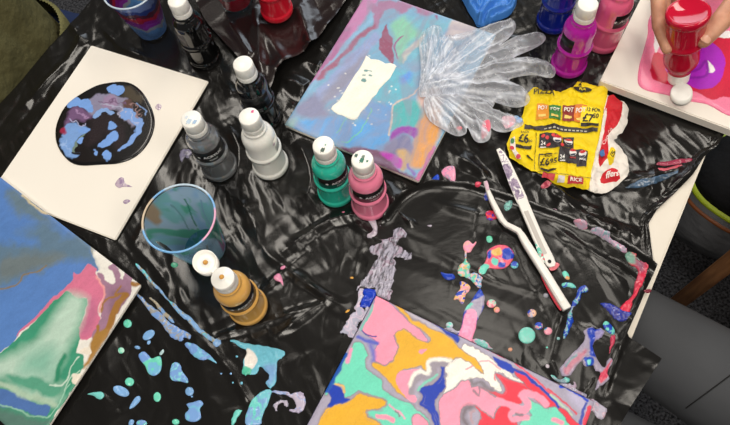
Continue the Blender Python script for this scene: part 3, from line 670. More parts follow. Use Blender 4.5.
# ------------------------------------------------------------------ paint splashes on the sheets
LBL = (126, 172, 222); SKY = (112, 186, 214); MNT = (112, 214, 188)
DR = lambda p: Z(80, 320, 4.05, p); DQ = lambda p: Z(190, 320, 4.046, p); DS = lambda p: Z(100, 250, 4.246, p)
fb = marble([(118, 158, 222), (120, 186, 222), (112, 214, 190)], 70); fbb = solid(LBL); fm = marble([(104, 212, 180), (120, 220, 200), (150, 200, 220)], 120)
D1 = [  # on the big sheet, lower left
    ('paint_drop', DR(ell(192, 14, 17, 17)), fm), ('paint_drop', DR(ell(166, 123, 13, 13)), marble([(180, 226, 208), (110, 210, 180)], 200)),
    ('paint_drop', DR(ell(200, 250, 18, 17)), solid(MNT)), ('paint_drop', DR(ell(311, 311, 15, 20)), solid(MNT)), ('paint_drop', DR(ell(386, 412, 15, 12)), solid(MNT)),
    ('paint_drop', DR(ell(277, 60, 28, 17, -35)), fbb), ('paint_drop', DR(ell(277, 90, 9, 7, -60)), fbb), ('paint_drop', DR(ell(231, 110, 12, 7, 15)), fbb),
    ('paint_drop', DR(ell(167, 288, 34, 19, 25)), fbb), ('paint_drop', DR(ell(443, 289, 18, 18)), fbb), ('paint_drop', DR(ell(453, 310, 4, 4)), fbb),
    ('paint_drop', DR([(30, 300), (60, 293), (90, 292), (101, 308), (88, 322), (70, 318), (55, 307)]), marble([(120, 190, 200), (120, 205, 200)], 80)),
    ('paint_drop', DR([(200, 360), (205, 340), (225, 312), (240, 308), (242, 325), (220, 350)]), fbb),
    ('paint_drop', DR([(235, 140), (255, 126), (275, 140), (290, 155), (320, 145), (330, 165), (325, 205), (300, 225), (275, 215), (262, 185), (245, 165)]), fb),
    ('paint_drop', DR([(370, 180), (390, 170), (408, 185), (412, 205), (435, 235), (436, 255), (405, 248), (375, 245), (362, 225)]), marble([(124, 166, 224), (128, 176, 226), (140, 220, 226), (124, 166, 224)], 60)),
    ('paint_drop', DR([(430, 340), (460, 332), (486, 325), (500, 340), (486, 360), (490, 395), (465, 412), (430, 405), (424, 380), (440, 360)]), marble([(120, 186, 222), (124, 166, 224)], 60)),
    ('paint_drop', DR([(195, 415), (205, 402), (218, 408), (212, 425), (198, 430)]), fbb), ('paint_drop', DR(ell(248, 418, 22, 14)), marble([(120, 160, 215), (110, 200, 190)], 90)),
    ('paint_drop', DR([(320, 135), (335, 118), (340, 128), (328, 142)]), solid((170, 200, 205))),
    ('paint_smear', DS([(150, 62), (160, 58), (200, 100), (250, 160), (300, 215), (345, 255), (390, 290), (440, 345), (480, 372), (512, 385), (510, 405), (490, 410), (470, 388), (420, 352), (380, 310), (335, 270), (280, 205), (235, 160), (190, 110)]), marble([(130, 172, 222), (140, 182, 226), (170, 160, 130), (126, 178, 222), (112, 208, 214)], 60)),
    ('paint_smear', DS([(150, 185), (165, 190), (205, 225), (260, 270), (300, 310), (345, 335), (385, 360), (380, 378), (355, 370), (345, 388), (310, 375), (285, 350), (265, 320), (230, 285), (190, 235)]), marble([(124, 160, 220), (130, 168, 224), (160, 160, 160), (124, 160, 220)], 70)),
    ('paint_smear', DS([(212, 206), (222, 205), (270, 250), (312, 300), (305, 308), (260, 262)]), marble([(126, 166, 216), (170, 160, 140)], 90)),
    ('paint_smear', DS([(362, 400), (380, 392), (420, 412), (460, 440), (495, 475), (490, 480), (455, 462), (440, 470), (410, 460), (380, 430)]), marble([(122, 162, 222), (122, 190, 224)], 60)),
    ('paint_smear', DQ([(165, 85), (180, 80), (215, 92), (260, 100), (330, 112), (382, 128), (375, 150), (355, 165), (352, 215), (340, 268), (315, 272), (308, 250), (320, 225), (285, 190), (270, 215), (235, 222), (214, 215), (215, 170), (228, 130), (205, 108)]), Layers((112, 190, 212), .004, .001).poly(DQ([(228, 120), (255, 130), (275, 160), (260, 190), (240, 200), (222, 190)]), (236, 230, 222)).poly(DQ([(216, 190), (250, 195), (240, 222), (214, 215)]), (84, 190, 160)).poly(DQ([(300, 190), (345, 180), (350, 230), (315, 265)]), (126, 170, 216), .004)),
    ('paint_smear', DQ([(295, 285), (330, 285), (325, 305), (310, 350), (290, 395), (285, 425), (225, 425), (230, 375), (255, 320)]), marble([(118, 196, 210), (128, 170, 216), (112, 206, 200)], 60)),
    ('paint_smear', DQ([(165, 415), (185, 365), (208, 368), (195, 395), (175, 425)]), solid((112, 206, 196))),
    ('paint_smear', DQ([(335, 285), (395, 290), (405, 300), (440, 290), (462, 305), (466, 345), (450, 372), (410, 372), (405, 362), (432, 350), (420, 325), (400, 308), (370, 300), (340, 296)]), marble([(170, 160, 186), (150, 170, 214), (190, 180, 200)], 80)),
    ('paint_smear', DQ([(338, 350), (350, 330), (385, 322), (398, 340), (390, 352), (375, 335), (355, 345), (350, 370)]), marble([(150, 150, 168), (180, 172, 190)], 90)),
    ('paint_drop', DQ(ell(190, 148, 5)), solid(SKY)), ('paint_drop', DQ(ell(210, 256, 5, 6)), solid(SKY)), ('paint_drop', DQ(ell(167, 218, 5)), fbb), ('paint_drop', DQ(ell(126, 217, 4)), fbb), ('paint_drop', DQ(ell(174, 254, 4)), solid(SKY)),
    ('paint_drop', Z(130, 180, 4.255, ell(190, 362, 15, 11)), solid((92, 186, 150))),
    ('paint_drop', Z(260, 180, 2.833, [(40, 275), (52, 266), (62, 275), (66, 300), (58, 290), (44, 285)]), solid((224, 142, 178))), ('paint_drop', Z(260, 180, 2.833, ell(66, 250, 8, 5, -20)), solid((224, 142, 178))),
    ('paint_drop', Z(260, 180, 2.833, ell(237, 94, 4, 3)), solid((232, 130, 160))),
    ('paint_drop', Z(260, 180, 2.833, ell(248, 371, 7, 3, -35)), solid((220, 160, 60))), ('paint_drop', Z(260, 180, 2.833, ell(260, 276, 5, 3)), solid((220, 160, 60))),
    # crinkled middle
    ('paint_smear', Z(260, 180, 2.833, [(305, 110), (325, 108), (332, 130), (330, 155), (316, 165), (302, 158), (320, 142)]), marble([(170, 160, 176), (200, 190, 204)], 120)),
    ('paint_drop', Z(260, 180, 2.833, [(340, 128), (360, 122), (385, 122), (380, 136), (355, 134)]), marble([(160, 150, 170), (226, 200, 150), (190, 180, 200)], 150)),
    ('paint_drop', Z(420, 140, 4.25, [(35, 185), (55, 160), (75, 145), (82, 165), (65, 200), (42, 210)]), solid((28, 70, 190))),
    ('paint_drop', Z(420, 140, 4.25, [(92, 130), (115, 110), (145, 110), (152, 150), (145, 180), (120, 165), (98, 150)]), marble([(226, 140, 176), (170, 150, 176), (230, 150, 180)], 70)),
    ('paint_drop', Z(420, 140, 4.25, [(110, 230), (125, 212), (148, 208), (140, 225), (120, 236)]), solid((232, 170, 196))),
    ('paint_drop', Z(480, 140, 4.25, [(258, 195), (280, 183), (302, 190), (290, 205), (265, 208)]), marble([(206, 90, 110), (226, 140, 150), (170, 60, 80)], 120)),
    ('paint_drop', Z(480, 140, 4.25, [(298, 292), (320, 296), (333, 308), (315, 310)]), solid((190, 150, 170))), ('paint_drop', Z(480, 140, 4.25, ell(412, 352, 18, 9)), solid((206, 160, 180))),
    # right-hand edge streaks
    ('paint_smear', Z(600, 120, 2.361, [(135, 100), (165, 95), (212, 90), (214, 98), (175, 106), (140, 106)]), solid((150, 50, 76))),
    ('paint_smear', Z(600, 120, 2.361, [(136, 114), (160, 112), (190, 106), (186, 112), (150, 121)]), solid((196, 84, 100))),
    ('paint_smear', Z(600, 120, 2.361, [(62, 158), (90, 145), (130, 135), (178, 122), (176, 130), (140, 146), (100, 158), (66, 160)]), marble([(74, 100, 128), (58, 78, 98)], 80)),
    ('paint_smear', Z(180, 95, 4.475, [(0, 255), (20, 240), (50, 245), (70, 252), (50, 268), (40, 285), (20, 280), (10, 300), (0, 285)]), marble([(120, 116, 140), (90, 88, 100), (140, 134, 156)], 120)),
]
for i, (nm, pts, cf) in enumerate(D1):
    w_ = abs(max(p[0] for p in pts)-min(p[0] for p in pts))
    blob(nm, pts, cf, zs, .0016 if w_ > 5 else .001, .004, s1, .0011, .004, sm=4, rag=.0006 if nm == 'paint_smear' else 0, rough=.5 if nm == 'paint_smear' else 0)
DU = lambda p: Z(425, 225, 3.545, p); DV = lambda p: Z(540, 290, 3.86, p); DW = lambda p: Z(520, 220, 4.25, p); DX = lambda p: Z(340, 220, 3.544, p); DY = lambda p: Z(310, 290, 6.075, p)
rain = [(22, 64, 178), (240, 150, 180), (112, 210, 190), (226, 80, 100), (170, 160, 186), (224, 176, 90)]
def mb(k, *c): return marble(c or rain, 110, 1.4, k*1.7)
LAV = [(176, 172, 190), (150, 146, 164), (196, 192, 208), (170, 150, 170)]
LS = Layers((22, 64, 178), .006, .0012, 90).poly(DU([(160, 275), (215, 250), (205, 300), (190, 330), (170, 310), (150, 300), (130, 310)]), (166, 158, 180), .001).poly(DU([(140, 310), (165, 300), (185, 325), (180, 360), (165, 420), (110, 420), (130, 370)]), (246, 150, 186)).poly(DU([(140, 292), (160, 275), (172, 285), (150, 300)]), (112, 210, 190), .001)
D2 = [
    ('paint_drop', DU([(140, 60), (155, 53), (170, 65), (180, 56), (182, 62), (170, 80), (160, 95), (142, 92), (135, 75)]), mb(1, (240, 150, 180), (226, 170, 160), (240, 150, 180))),
    ('paint_smear', DU([(141, 92), (148, 92), (149, 125), (160, 140), (158, 168), (180, 168), (205, 185), (200, 195), (200, 215), (188, 222), (165, 195), (140, 182), (118, 172), (120, 145), (140, 125)]), mb(2, (22, 64, 178), (150, 190, 210), (236, 180, 190), (220, 180, 120), (112, 200, 180))),
    ('paint_drop', DU([(56, 166), (75, 170), (100, 172), (106, 188), (85, 194), (68, 186)]), solid((20, 60, 176))),
    ('paint_drop', DU([(124, 200), (140, 200), (160, 215), (158, 232), (145, 245), (138, 275), (128, 278), (118, 262), (102, 264), (112, 240), (125, 225)]), mb(3, (22, 64, 178), (240, 190, 180), (224, 176, 90), (240, 150, 180))),
    ('paint_smear', DU([(192, 225), (205, 240), (212, 258), (205, 300), (190, 330), (180, 365), (165, 420), (205, 408), (195, 425), (90, 425), (125, 370), (140, 300), (165, 268)]), LS),
    ('paint_drop', DU([(192, 172), (192, 150), (210, 135), (220, 110), (222, 90), (250, 72), (285, 70), (310, 88), (316, 110), (300, 138), (280, 152), (250, 155), (225, 152), (212, 172)]), Layers((232, 96, 120), .006, .001, 120).poly(DU([(190, 172), (195, 145), (215, 138), (228, 150), (212, 175)]), (112, 210, 190)).poly(DU([(275, 88), (300, 82), (314, 108), (300, 125), (275, 118)]), (22, 60, 180)).poly(DU([(235, 92), (265, 82), (272, 100), (250, 112)]), (222, 176, 90)).poly(DU([(222, 100), (235, 90), (232, 120), (220, 118)]), (22, 64, 178)).poly(DU([(240, 120), (262, 125), (255, 145), (238, 140)]), (112, 206, 190)).poly(DU([(262, 138), (285, 135), (280, 152), (262, 152)]), (22, 64, 178))),
    ('paint_drop', DU(ell(318, 140, 14, 13)), mb(5, (22, 64, 178), (60, 90, 190), (112, 200, 190))), ('paint_drop', DU(ell(229, 49, 11, 12)), solid((112, 208, 180))),
    ('paint_drop', DU(ell(236, 277, 17, 15)), mb(6, (232, 120, 140), (160, 210, 190), (240, 170, 180))), ('paint_drop', DU(ell(255, 299, 11, 11)), mb(7, (222, 176, 110), (230, 150, 150))),
    ('paint_drop', DU(ell(362, 390, 30, 29)), mb(8, (118, 204, 188), (136, 196, 186), (118, 204, 188))), ('paint_drop', DU(ell(378, 312, 14, 15, 20)), mb(9, (22, 64, 178), (226, 180, 150), (180, 170, 190))),
    ('paint_drop', DU(ell(87, 354, 13, 12)), mb(10, (190, 196, 206), (112, 210, 190))),
    ('paint_smear', DU([(60, 368), (90, 362), (110, 372), (130, 380), (100, 385)]), mb(11, *LAV)),
    ('paint_smear', DU([(165, 408), (200, 402), (225, 420), (240, 440), (190, 430)]), mb(12, (112, 190, 180), (180, 180, 196), (220, 150, 170))),
    ('paint_drop', Z(440, 290, 3.15, ell(312, 112, 13, 12)), mb(13)), ('paint_drop', Z(440, 290, 3.15, ell(341, 128, 13, 12)), mb(14, (22, 64, 178), (112, 210, 190), (230, 150, 170))),
    ('paint_drop', Z(440, 290, 3.15, ell(222, 186, 7)), solid((210, 150, 120))), ('paint_drop', Z(440, 290, 3.15, ell(336, 240, 11)), mb(15, (180, 170, 180), (226, 180, 190))), ('paint_drop', Z(440, 290, 3.15, ell(338, 180, 3)), solid((112, 210, 190))),
    # around the knife
    ('paint_drop', DW([(180, 222), (192, 215), (205, 225), (212, 248), (200, 252), (186, 240)]), mb(16, (112, 210, 190), (226, 90, 90), (222, 176, 110))),
    ('paint_drop', DW([(178, 270), (200, 263), (225, 268), (240, 285), (225, 288), (205, 282), (185, 286)]), mb(17, (22, 64, 178), (112, 200, 190))),
    ('paint_smear', DW([(262, 280), (280, 275), (292, 292), (280, 306), (266, 304), (258, 330), (245, 355), (228, 372), (222, 395), (230, 425), (215, 455), (195, 500), (185, 495), (200, 440), (205, 400), (218, 372), (222, 350), (240, 325), (245, 295)]), mb(18, (22, 64, 178), (112, 200, 190), (160, 170, 190), (22, 64, 178))),
    ('paint_drop', DW(ell(405, 298, 19, 14, 15)), mb(19, (112, 206, 190), (120, 200, 170), (90, 120, 110))), ('paint_drop', DW(ell(111, 319, 12)), mb(20, (150, 150, 160), (110, 110, 130))), ('paint_drop', DW(ell(53, 394, 18, 17, 30)), mb(9, (22, 64, 178), (226, 180, 150))),
    ('paint_smear', DW([(500, 165), (530, 180), (546, 195), (535, 230), (520, 270), (500, 310), (480, 345), (468, 390), (440, 392), (425, 378), (440, 355), (465, 335), (485, 300), (490, 265), (505, 225), (500, 200), (470, 185), (450, 150), (465, 135), (490, 145)]), Layers((214, 44, 74), .010, .001).poly(DW([(440, 150), (465, 130), (500, 160), (500, 185), (465, 180)]), (104, 150, 134), .002).poly(DW([(500, 165), (535, 180), (530, 215), (505, 215)]), (140, 84, 110), .004).poly(DW([(500, 200), (512, 215), (490, 300), (470, 320), (480, 270)]), (190, 60, 84), .002)),
    ('paint_smear', DW([(345, 350), (385, 352), (430, 375), (478, 395), (475, 415), (440, 430), (405, 420), (385, 395), (360, 368)]), mb(21, (20, 44, 160), (30, 60, 170), (60, 60, 140), (20, 44, 160))),
    ('paint_smear', DW([(300, 42), (330, 40), (350, 52), (375, 60), (380, 80), (400, 90), (440, 112), (455, 130), (440, 135), (400, 108), (360, 85), (330, 65), (305, 55)]), mb(22, (170, 160, 180), (200, 150, 180), (130, 160, 170))),
    ('paint_smear', DW([(225, 10), (250, 5), (275, 15), (285, 38), (262, 40), (240, 28)]), mb(23, (200, 140, 160), (170, 150, 170))),
    ('paint_drop', DW([(525, 300), (550, 292), (560, 300), (545, 310)]), solid((130, 40, 60))),
    # blue and lilac figure right of the swirl
    ('paint_smear', DV([(190, 145), (205, 140), (215, 150), (235, 145), (250, 158), (240, 180), (215, 195), (205, 215), (212, 245), (230, 280), (250, 300), (262, 270), (275, 262), (280, 280), (260, 315), (265, 345), (235, 370), (215, 385), (225, 350), (235, 320), (215, 310), (205, 290), (180, 295), (165, 280), (185, 255), (150, 285), (120, 325), (90, 330), (78, 305), (95, 280), (135, 235), (165, 205), (175, 180), (172, 155)]), Layers((160, 150, 172), .0075, .0012, 90).poly(DV([(180, 150), (215, 145), (240, 160), (210, 190), (205, 230), (215, 260), (195, 250), (190, 200)]), (24, 60, 176), .001).poly(DV([(215, 160), (245, 155), (240, 180), (215, 190)]), (150, 140, 190), .001).poly(DV([(90, 300), (130, 260), (170, 230), (180, 240), (140, 285), (100, 325)]), (190, 120, 140), .002).poly(DV([(225, 330), (255, 305), (275, 270), (262, 330), (235, 360)]), (206, 60, 90), .001).poly(DV([(170, 262), (200, 258), (205, 290), (180, 296)]), (22, 70, 180)).poly(DV([(180, 270), (195, 266), (196, 282), (184, 290)]), (112, 210, 200)).stroke(DV([(100, 290), (140, 250)]), 2, (120, 150, 160))),
    ('paint_drop', DV([(245, 130), (255, 118), (270, 125), (290, 150), (288, 168), (270, 165), (250, 145)]), mb(25, (22, 64, 178), (112, 206, 190))),
    ('paint_smear', DV([(275, 178), (292, 175), (290, 200), (276, 225), (270, 245), (272, 210)]), solid((196, 60, 90))),
    ('paint_smear', DV([(30, 320), (50, 325), (80, 345), (100, 335), (118, 345), (100, 360), (75, 355), (50, 340)]), mb(26, (120, 150, 160), (160, 170, 180), (110, 190, 180))),
    ('paint_drop', DV(ell(26, 293, 12)), mb(27, (190, 170, 176), (160, 150, 160))), ('paint_drop', DV(ell(28, 220, 4)), solid((112, 210, 190))), ('paint_drop', DV(ell(72, 186, 7)), solid((130, 180, 180))),
    ('paint_smear', Z(500, 355, 6.083, [(535, 280), (560, 265), (600, 290), (648, 325), (645, 350), (625, 390), (590, 380), (570, 345), (540, 330)]), mb(28, (188, 180, 196), (200, 160, 176), (176, 170, 188))),
    ('paint_smear', Z(500, 355, 6.083, [(330, 180), (420, 170), (445, 185), (455, 160), (468, 180), (465, 205), (530, 240), (528, 265), (560, 290), (500, 300), (420, 230), (350, 200)]), mb(29, *LAV)),
    # top corner of the swirl
    ('paint_smear', DY([(325, -5), (392, -5), (400, 30), (378, 75), (362, 100), (330, 104), (302, 96), (312, 60), (326, 30)]), solid((16, 58, 186))),
    ('paint_drop', DU([(8, 0), (24, -2), (20, 6)]), solid((170, 160, 176))),
    # beside the small knife
    ('paint_drop', Z(420, 140, 4.25, [(232, 195), (245, 184), (258, 190), (252, 206), (236, 206)]), solid((216, 70, 96))),
    ('paint_drop', Z(420, 140, 4.25, [(280, 305), (300, 297), (328, 305), (330, 328), (305, 340), (284, 333)]), mb(30, (216, 50, 70), (22, 60, 176), (216, 50, 70), (226, 150, 160))),
    ('paint_drop', Z(420, 140, 4.25, [(272, 240), (278, 225), (296, 232), (292, 252), (278, 254)]), mb(31, (40, 60, 160), (150, 140, 180))),
    ('paint_drop', Z(420, 140, 4.25, [(358, 275), (372, 260), (392, 262), (390, 282), (372, 298), (360, 292)]), mb(32, (110, 180, 170), (90, 110, 120), (120, 190, 180))),
    ('paint_drop', Z(420, 140, 4.25, ell(295, 414, 13, 10)), solid((92, 200, 160))),
]
for nm, pts, cf in D2:
    blob(nm, pts, cf, zs2, .0016, .004, s2, .001, .0085, rag=.0004 if nm == 'paint_smear' else 0, rough=.5 if nm == 'paint_smear' else 0)
# scraped lavender smear up from the swirl's corner (ragged, thin film in many tatters)
lav = marble(LAV, 80, 1.8)
blob('paint_smear', DX([(205, 25), (222, 32), (235, 48), (215, 60), (205, 85), (220, 100), (245, 112), (252, 135), (235, 140), (205, 128), (190, 135), (196, 160), (188, 200), (190, 230), (178, 262), (170, 285), (130, 262), (122, 240), (80, 240), (60, 245), (75, 220), (95, 195), (115, 165), (135, 130), (110, 118), (108, 95), (135, 85), (150, 70), (175, 60)]), lav, lambda x, y: np.maximum(zs2(x, y), zs(x, y)), .0006, .003, s2, .0009, .008, rag=.0018, rough=.7, m='scrape', label='scraped lavender grey paint film')
for pts in [[(300, -10), (325, 0), (318, 45), (300, 90), (320, 105), (330, 140), (322, 185), (300, 190), (285, 215), (290, 245), (270, 290), (240, 285), (215, 262), (185, 262), (182, 250), (215, 200), (240, 160), (270, 130), (268, 100), (285, 60)], [(340, 105), (365, 100), (352, 150), (330, 175), (322, 150)]]:
    blob('paint_smear', DY(pts), marble([(196, 192, 208), (180, 174, 196), (210, 190, 206), (170, 170, 190)], 70), zs2, .0012, .003, s2, .0009, .0085, rag=.0009, rough=.5)
blob('paint_smear', DY([(392, -8), (420, 0), (440, 12), (480, 18), (492, 45), (470, 60), (440, 45), (410, 35)]), lav, zs2, .0009, .003, s2, .0009, .0085, rag=.0008, rough=.6, m='scrape')

# ------------------------------------------------------------------ bottles
def font_mesh(txt, size, bold=False, shear=0.0):
    cu = bpy.data.curves.new('t', 'FONT'); cu.body = txt; cu.size = size; cu.align_x = 'CENTER'; cu.align_y = 'CENTER'; cu.resolution_u = 3; cu.shear = shear
    if bold: cu.offset = size*.025
    o = bpy.data.objects.new('t', cu); COL.objects.link(o)
    dg = bpy.context.evaluated_depsgraph_get(); dg.update()
    me = bpy.data.meshes.new_from_object(o.evaluated_get(dg))
    V = np.array([v.co[:] for v in me.vertices]); F = [tuple(p.vertices) for p in me.polygons]
    bpy.data.objects.remove(o); bpy.data.curves.remove(cu); bpy.data.meshes.remove(me)
    return V, F
TXT1 = font_mesh('ACRYLIC', .0078, True); TXT2 = font_mesh('PAINT', .0050)
BP = [(.0270, 0), (.0286, .0012), (.0292, .004), (.0292, .009), (.0284, .0118), (.0268, .0130), (.0264, .0145), (.0262, .045), (.0266, .0510), (.0276, .0525), (.0279, .0548), (.0274, .0572), (.0256, .0585), (.0250, .0600), (.0251, .0840), (.0251, .0890), (.0249, .0925), (.0243, .0962), (.0232, .0998), (.0216, .1030), (.0196, .1056), (.0180, .1074), (.0175, .1090), (.0172, .1110), (.0176, .1125), (.0172, .1142), (.0150, .1150), (.0150, .120)]
CP = [(.0158, .1165), (.0160, .1172), (.0158, .124), (.0157, .1250), (.0153, .1254), (.0153, .1262), (.0156, .1266), (.0150, .1425), (.0146, .1444), (.0136, .1452), (.0, .1454)]
R_LAB = .0252
def wrap_label(parent, ang, w_deg=105, z0=.0605, z1=.0885, mtl=None, text=True):
    n = 20; V = []; F = []
    for k in range(n+1):
        a = math.radians(ang-w_deg/2+w_deg*k/n)
        for zz, rr_ in ((z0, R_LAB-.0004), (z0, R_LAB+.0003), (z1, R_LAB+.0002), (z1, R_LAB-.0005)): V.append((rr_*math.cos(a), rr_*math.sin(a), zz))
    for k in range(n):
        for j in range(3): F.append((k*4+j, (k+1)*4+j, (k+1)*4+j+1, k*4+j+1))
    lb = new_mesh('label', V, F, mtl or M['label'], parent)
    if text:
        VV = []; FF = []
        def put(TV, TF, dx, dz):
            b = len(VV)
            for x, y, _ in TV:
                a = math.radians(ang)+(x+dx)/R_LAB
                VV.append(((R_LAB+.0007)*math.cos(a), (R_LAB+.0007)*math.sin(a), dz+y))
            for f in TF: FF.append(tuple(b+i for i in f))
        put(*TXT1, .003, .0755); put(*TXT2, .001, .0665)
        c = [(.0022*math.cos(t)*(1+.25*math.cos(5*t)), .0022*math.sin(t)*(1+.25*math.cos(5*t)), 0) for t in np.linspace(0, 6.283, 30, endpoint=False)]
        put(c, [tuple(range(30))], -.0195, .0755)
        new_mesh('lettering', VV, FF, M['ink_white'], lb, smooth_=False)
    return lb
MB_, MC_ = None, None
def bottle(px, py, label, col, lab_ang, zb=.004, rough=.09, opened=False, capdirt=None, lab_w=150, text=True, labcol=None, rot=0, **kw):
    q = P(px, py, zb)
    t = thing('paint_bottle', label, 'bottle', q, 'squeeze bottles of acrylic paint')
    m = mat('bottle_plastic', col, rough, .6, Coat_Weight=.6, Coat_Roughness=.05, **kw)
    V, F = lathe(BP, 48); new_mesh('body', V, F, m, t)
    if not opened:
        V, F = lathe(CP, 40); c = new_mesh('cap', V, F, M['cap'], t)
        if capdirt:
            for (dx, dy, r_, cc) in capdirt:
                k = ell(0, 0, r_, r_*.7, 40); V = [(x*(1+.3*math.sin(i*2.3))+dx, y*(1+.3*math.cos(i*3.1))+dy, .1457) for i, (x, y) in enumerate(k)]
                new_mesh('paint_spot', V, [tuple(range(len(V)))], mat('cap_spot', cc, .4), c, smooth_=False)
    else: open_cap(t, rot)
    wrap_label(t, lab_ang, lab_w, mtl=labcol, text=text)
    return t
def open_cap(t, rot, hang=False):
    pr = [(.0158, .1165), (.0160, .1172), (.0158, .124), (.0153, .1258), (.0156, .1266), (.0153, .1345), (.0146, .1360), (.0050, .1362), (.0042, .1385), (.0036, .1392), (0, .1393)]
    V, F = lathe(pr, 40); c = new_mesh('cap', V, F, M['cap'], t)
    # flip lid lying open at the side, hinge between
    a = math.radians(rot); ca, sa = math.cos(a), math.sin(a)
    lp = [(0, -.0062), (.0140, -.0062), (.0152, -.0050), (.0156, -.0015), (.0156, .0030), (.0146, .0032), (.0142, -.002), (.0045, -.0025), (.0042, .0005), (.0030, .0008), (0, .0008)]
    V, F = lathe(lp, 36, False); d = .0310; tl = math.radians(16)
    W = []
    for x, y, zz in V:
        x2 = x*math.cos(tl)-zz*math.sin(tl)*-1; z2 = -x*math.sin(tl)*-1+zz*math.cos(tl)
        X = x2+d; W.append((X*ca-y*sa, X*sa+y*ca, z2+.1375))
    l = new_mesh('flip_lid', W, F, M['cap'], c)
    b = [( .0145, -.004, .1345), (.0195, -.004, .1340), (.0195, .004, .1340), (.0145, .004, .1345), (.0145, -.004, .1365), (.0195, -.004, .1360), (.0195, .004, .1360), (.0145, .004, .1365)]
    new_mesh('hinge', [(x*ca-y*sa, x*sa+y*ca, z_) for x, y, z_ in b], [(0, 1, 2, 3), (4, 7, 6, 5), (0, 4, 5, 1), (1, 5, 6, 2), (2, 6, 7, 3), (3, 7, 4, 0)], M['cap'], c, smooth_=False)
    return c
GREYLAB = mat('grey_label', (84, 80, 80), .4)
bottle(205.5, 58, 'black paint bottle with grey label between the tall cup and the red-based cup', (10, 10, 11), 215, rough=.1, labcol=GREYLAB, text=False, lab_w=60)
bottle(265, 117, 'black paint bottle standing behind the silver and white bottles', (11, 12, 14), 250, rough=.1, text=False)
bottle(220.5, 167, 'metallic silver-grey paint bottle with a black label', (150, 152, 156), 285, rough=.22, Metallic=.6, capdirt=[(-.003, -.004, .005, (176, 196, 214)), (.005, -.007, .004, (150, 180, 210)), (-.006, .004, .003, (200, 210, 220))])
bottle(271.3, 165, 'plain white paint bottle with small pink specks', (246, 244, 238), 40, rough=.12, text=False, labcol=mat('white_label', (222, 219, 210), .35), capdirt=[(.006, .006, .0028, (206, 70, 130))])
bottle(336.5, 191.5, 'teal green paint bottle beside the light pink one', (46, 192, 166), 295, capdirt=[(-.002, -.008, .004, (70, 90, 80)), (.003, -.001, .0014, (60, 140, 120))])
bottle(370.5, 204.5, 'light pink paint bottle with a green-stained cap beside the teal one', (246, 136, 168), 285, capdirt=[(-.007, .007, .0030, (70, 100, 90)), (-.001, -.002, .0042, (60, 120, 100)), (.002, .003, .003, (110, 130, 120)), (.006, -.005, .002, (50, 110, 90))])
bottle(249, 307, 'gold paint bottle with its white flip cap open', (224, 172, 92), 300, opened=True, rot=128, rough=.14)
bottle(568, 65, 'magenta purple paint bottle beside the clear gloves', (178, 28, 158), 205, lab_w=60, text=False)
bottle(602, 41, 'rose pink paint bottle behind the magenta one at the canvas corner', (226, 100, 138), 300, lab_w=95, text=True)
bottle(553, 22, 'dark blue paint bottle behind the magenta bottle', (16, 34, 128), 60)
bottle(277.5, 11.5, 'bright red paint bottle standing on the plastic flap', (206, 20, 44), 90, zb=.018)
# wet paint on the gold nozzle
for o in [o for o in bpy.data.objects if o.name.startswith('paint_bottle') and 'gold' in o['label']]:
    for dx, dy, zz in ((0, 0, .1385), (.0310*math.cos(math.radians(128)), .0310*math.sin(math.radians(128)), .1385)):
        V, F = lathe([(.0034, 0), (.0032, .0015), (.0018, .003), (0, .0036)], 16)
        new_mesh('paint_bead', [(x+dx, y+dy, z_+zz) for x, y, z_ in V], F, mat('gold_paint', (206, 150, 66), .25), o)
# specks on the white bottle
wb = [o for o in bpy.data.objects if o.name.startswith('paint_bottle') and 'plain white' in o['label']][0]
for a, zz, r_, cc in [(-35, .083, .0028, (176, 130, 170)), (12, .066, .0032, (190, 60, 150)), (-80, .05, .0015, (200, 150, 180))]:
    V = []
    for i, (x, y) in enumerate(ell(0, 0, r_, r_*.6, 30)):
        aa = math.radians(a)+x/.0255; rr_ = .0257 if zz > .058 else .0268; V.append((rr_*math.cos(aa), rr_*math.sin(aa), zz+y))
    new_mesh('paint_spot', V, [tuple(range(len(V)))], mat('speck', cc, .4), wb, smooth_=False)

# ------------------------------------------------------------------ clear plastic cups with paint inside
CLEAR = bpy.data.materials.new('clear_cup'); CLEAR.use_nodes = True
nt = CLEAR.node_tree; nt.nodes.clear()
o_ = nt.nodes.new('ShaderNodeOutputMaterial'); tr = nt.nodes.new('ShaderNodeBsdfTransparent'); gl = nt.nodes.new('ShaderNodeBsdfGlossy'); mx = nt.nodes.new('ShaderNodeMixShader'); lw = nt.nodes.new('ShaderNodeFresnel')
gl.inputs['Roughness'].default_value = .06; tr.inputs[0].default_value = (.93, .95, .96, 1); lw.inputs[0].default_value = 1.5
lw2 = nt.nodes.new('ShaderNodeLayerWeight'); lw2.inputs[0].default_value = .5; pw_ = nt.nodes.new('ShaderNodeMath'); pw_.operation = 'POWER'; pw_.inputs[1].default_value = 4; mr_ = nt.nodes.new('ShaderNodeMapRange'); mr_.inputs[3].default_value = .03; mr_.inputs[4].default_value = .5
nt.links.new(lw2.outputs['Facing'], pw_.inputs[0]); nt.links.new(pw_.outputs[0], mr_.inputs[0]); nt.links.new(mr_.outputs[0], mx.inputs[0]); nt.links.new(tr.outputs[0], mx.inputs[1]); nt.links.new(gl.outputs[0], mx.inputs[2]); nt.links.new(mx.outputs[0], o_.inputs[0])
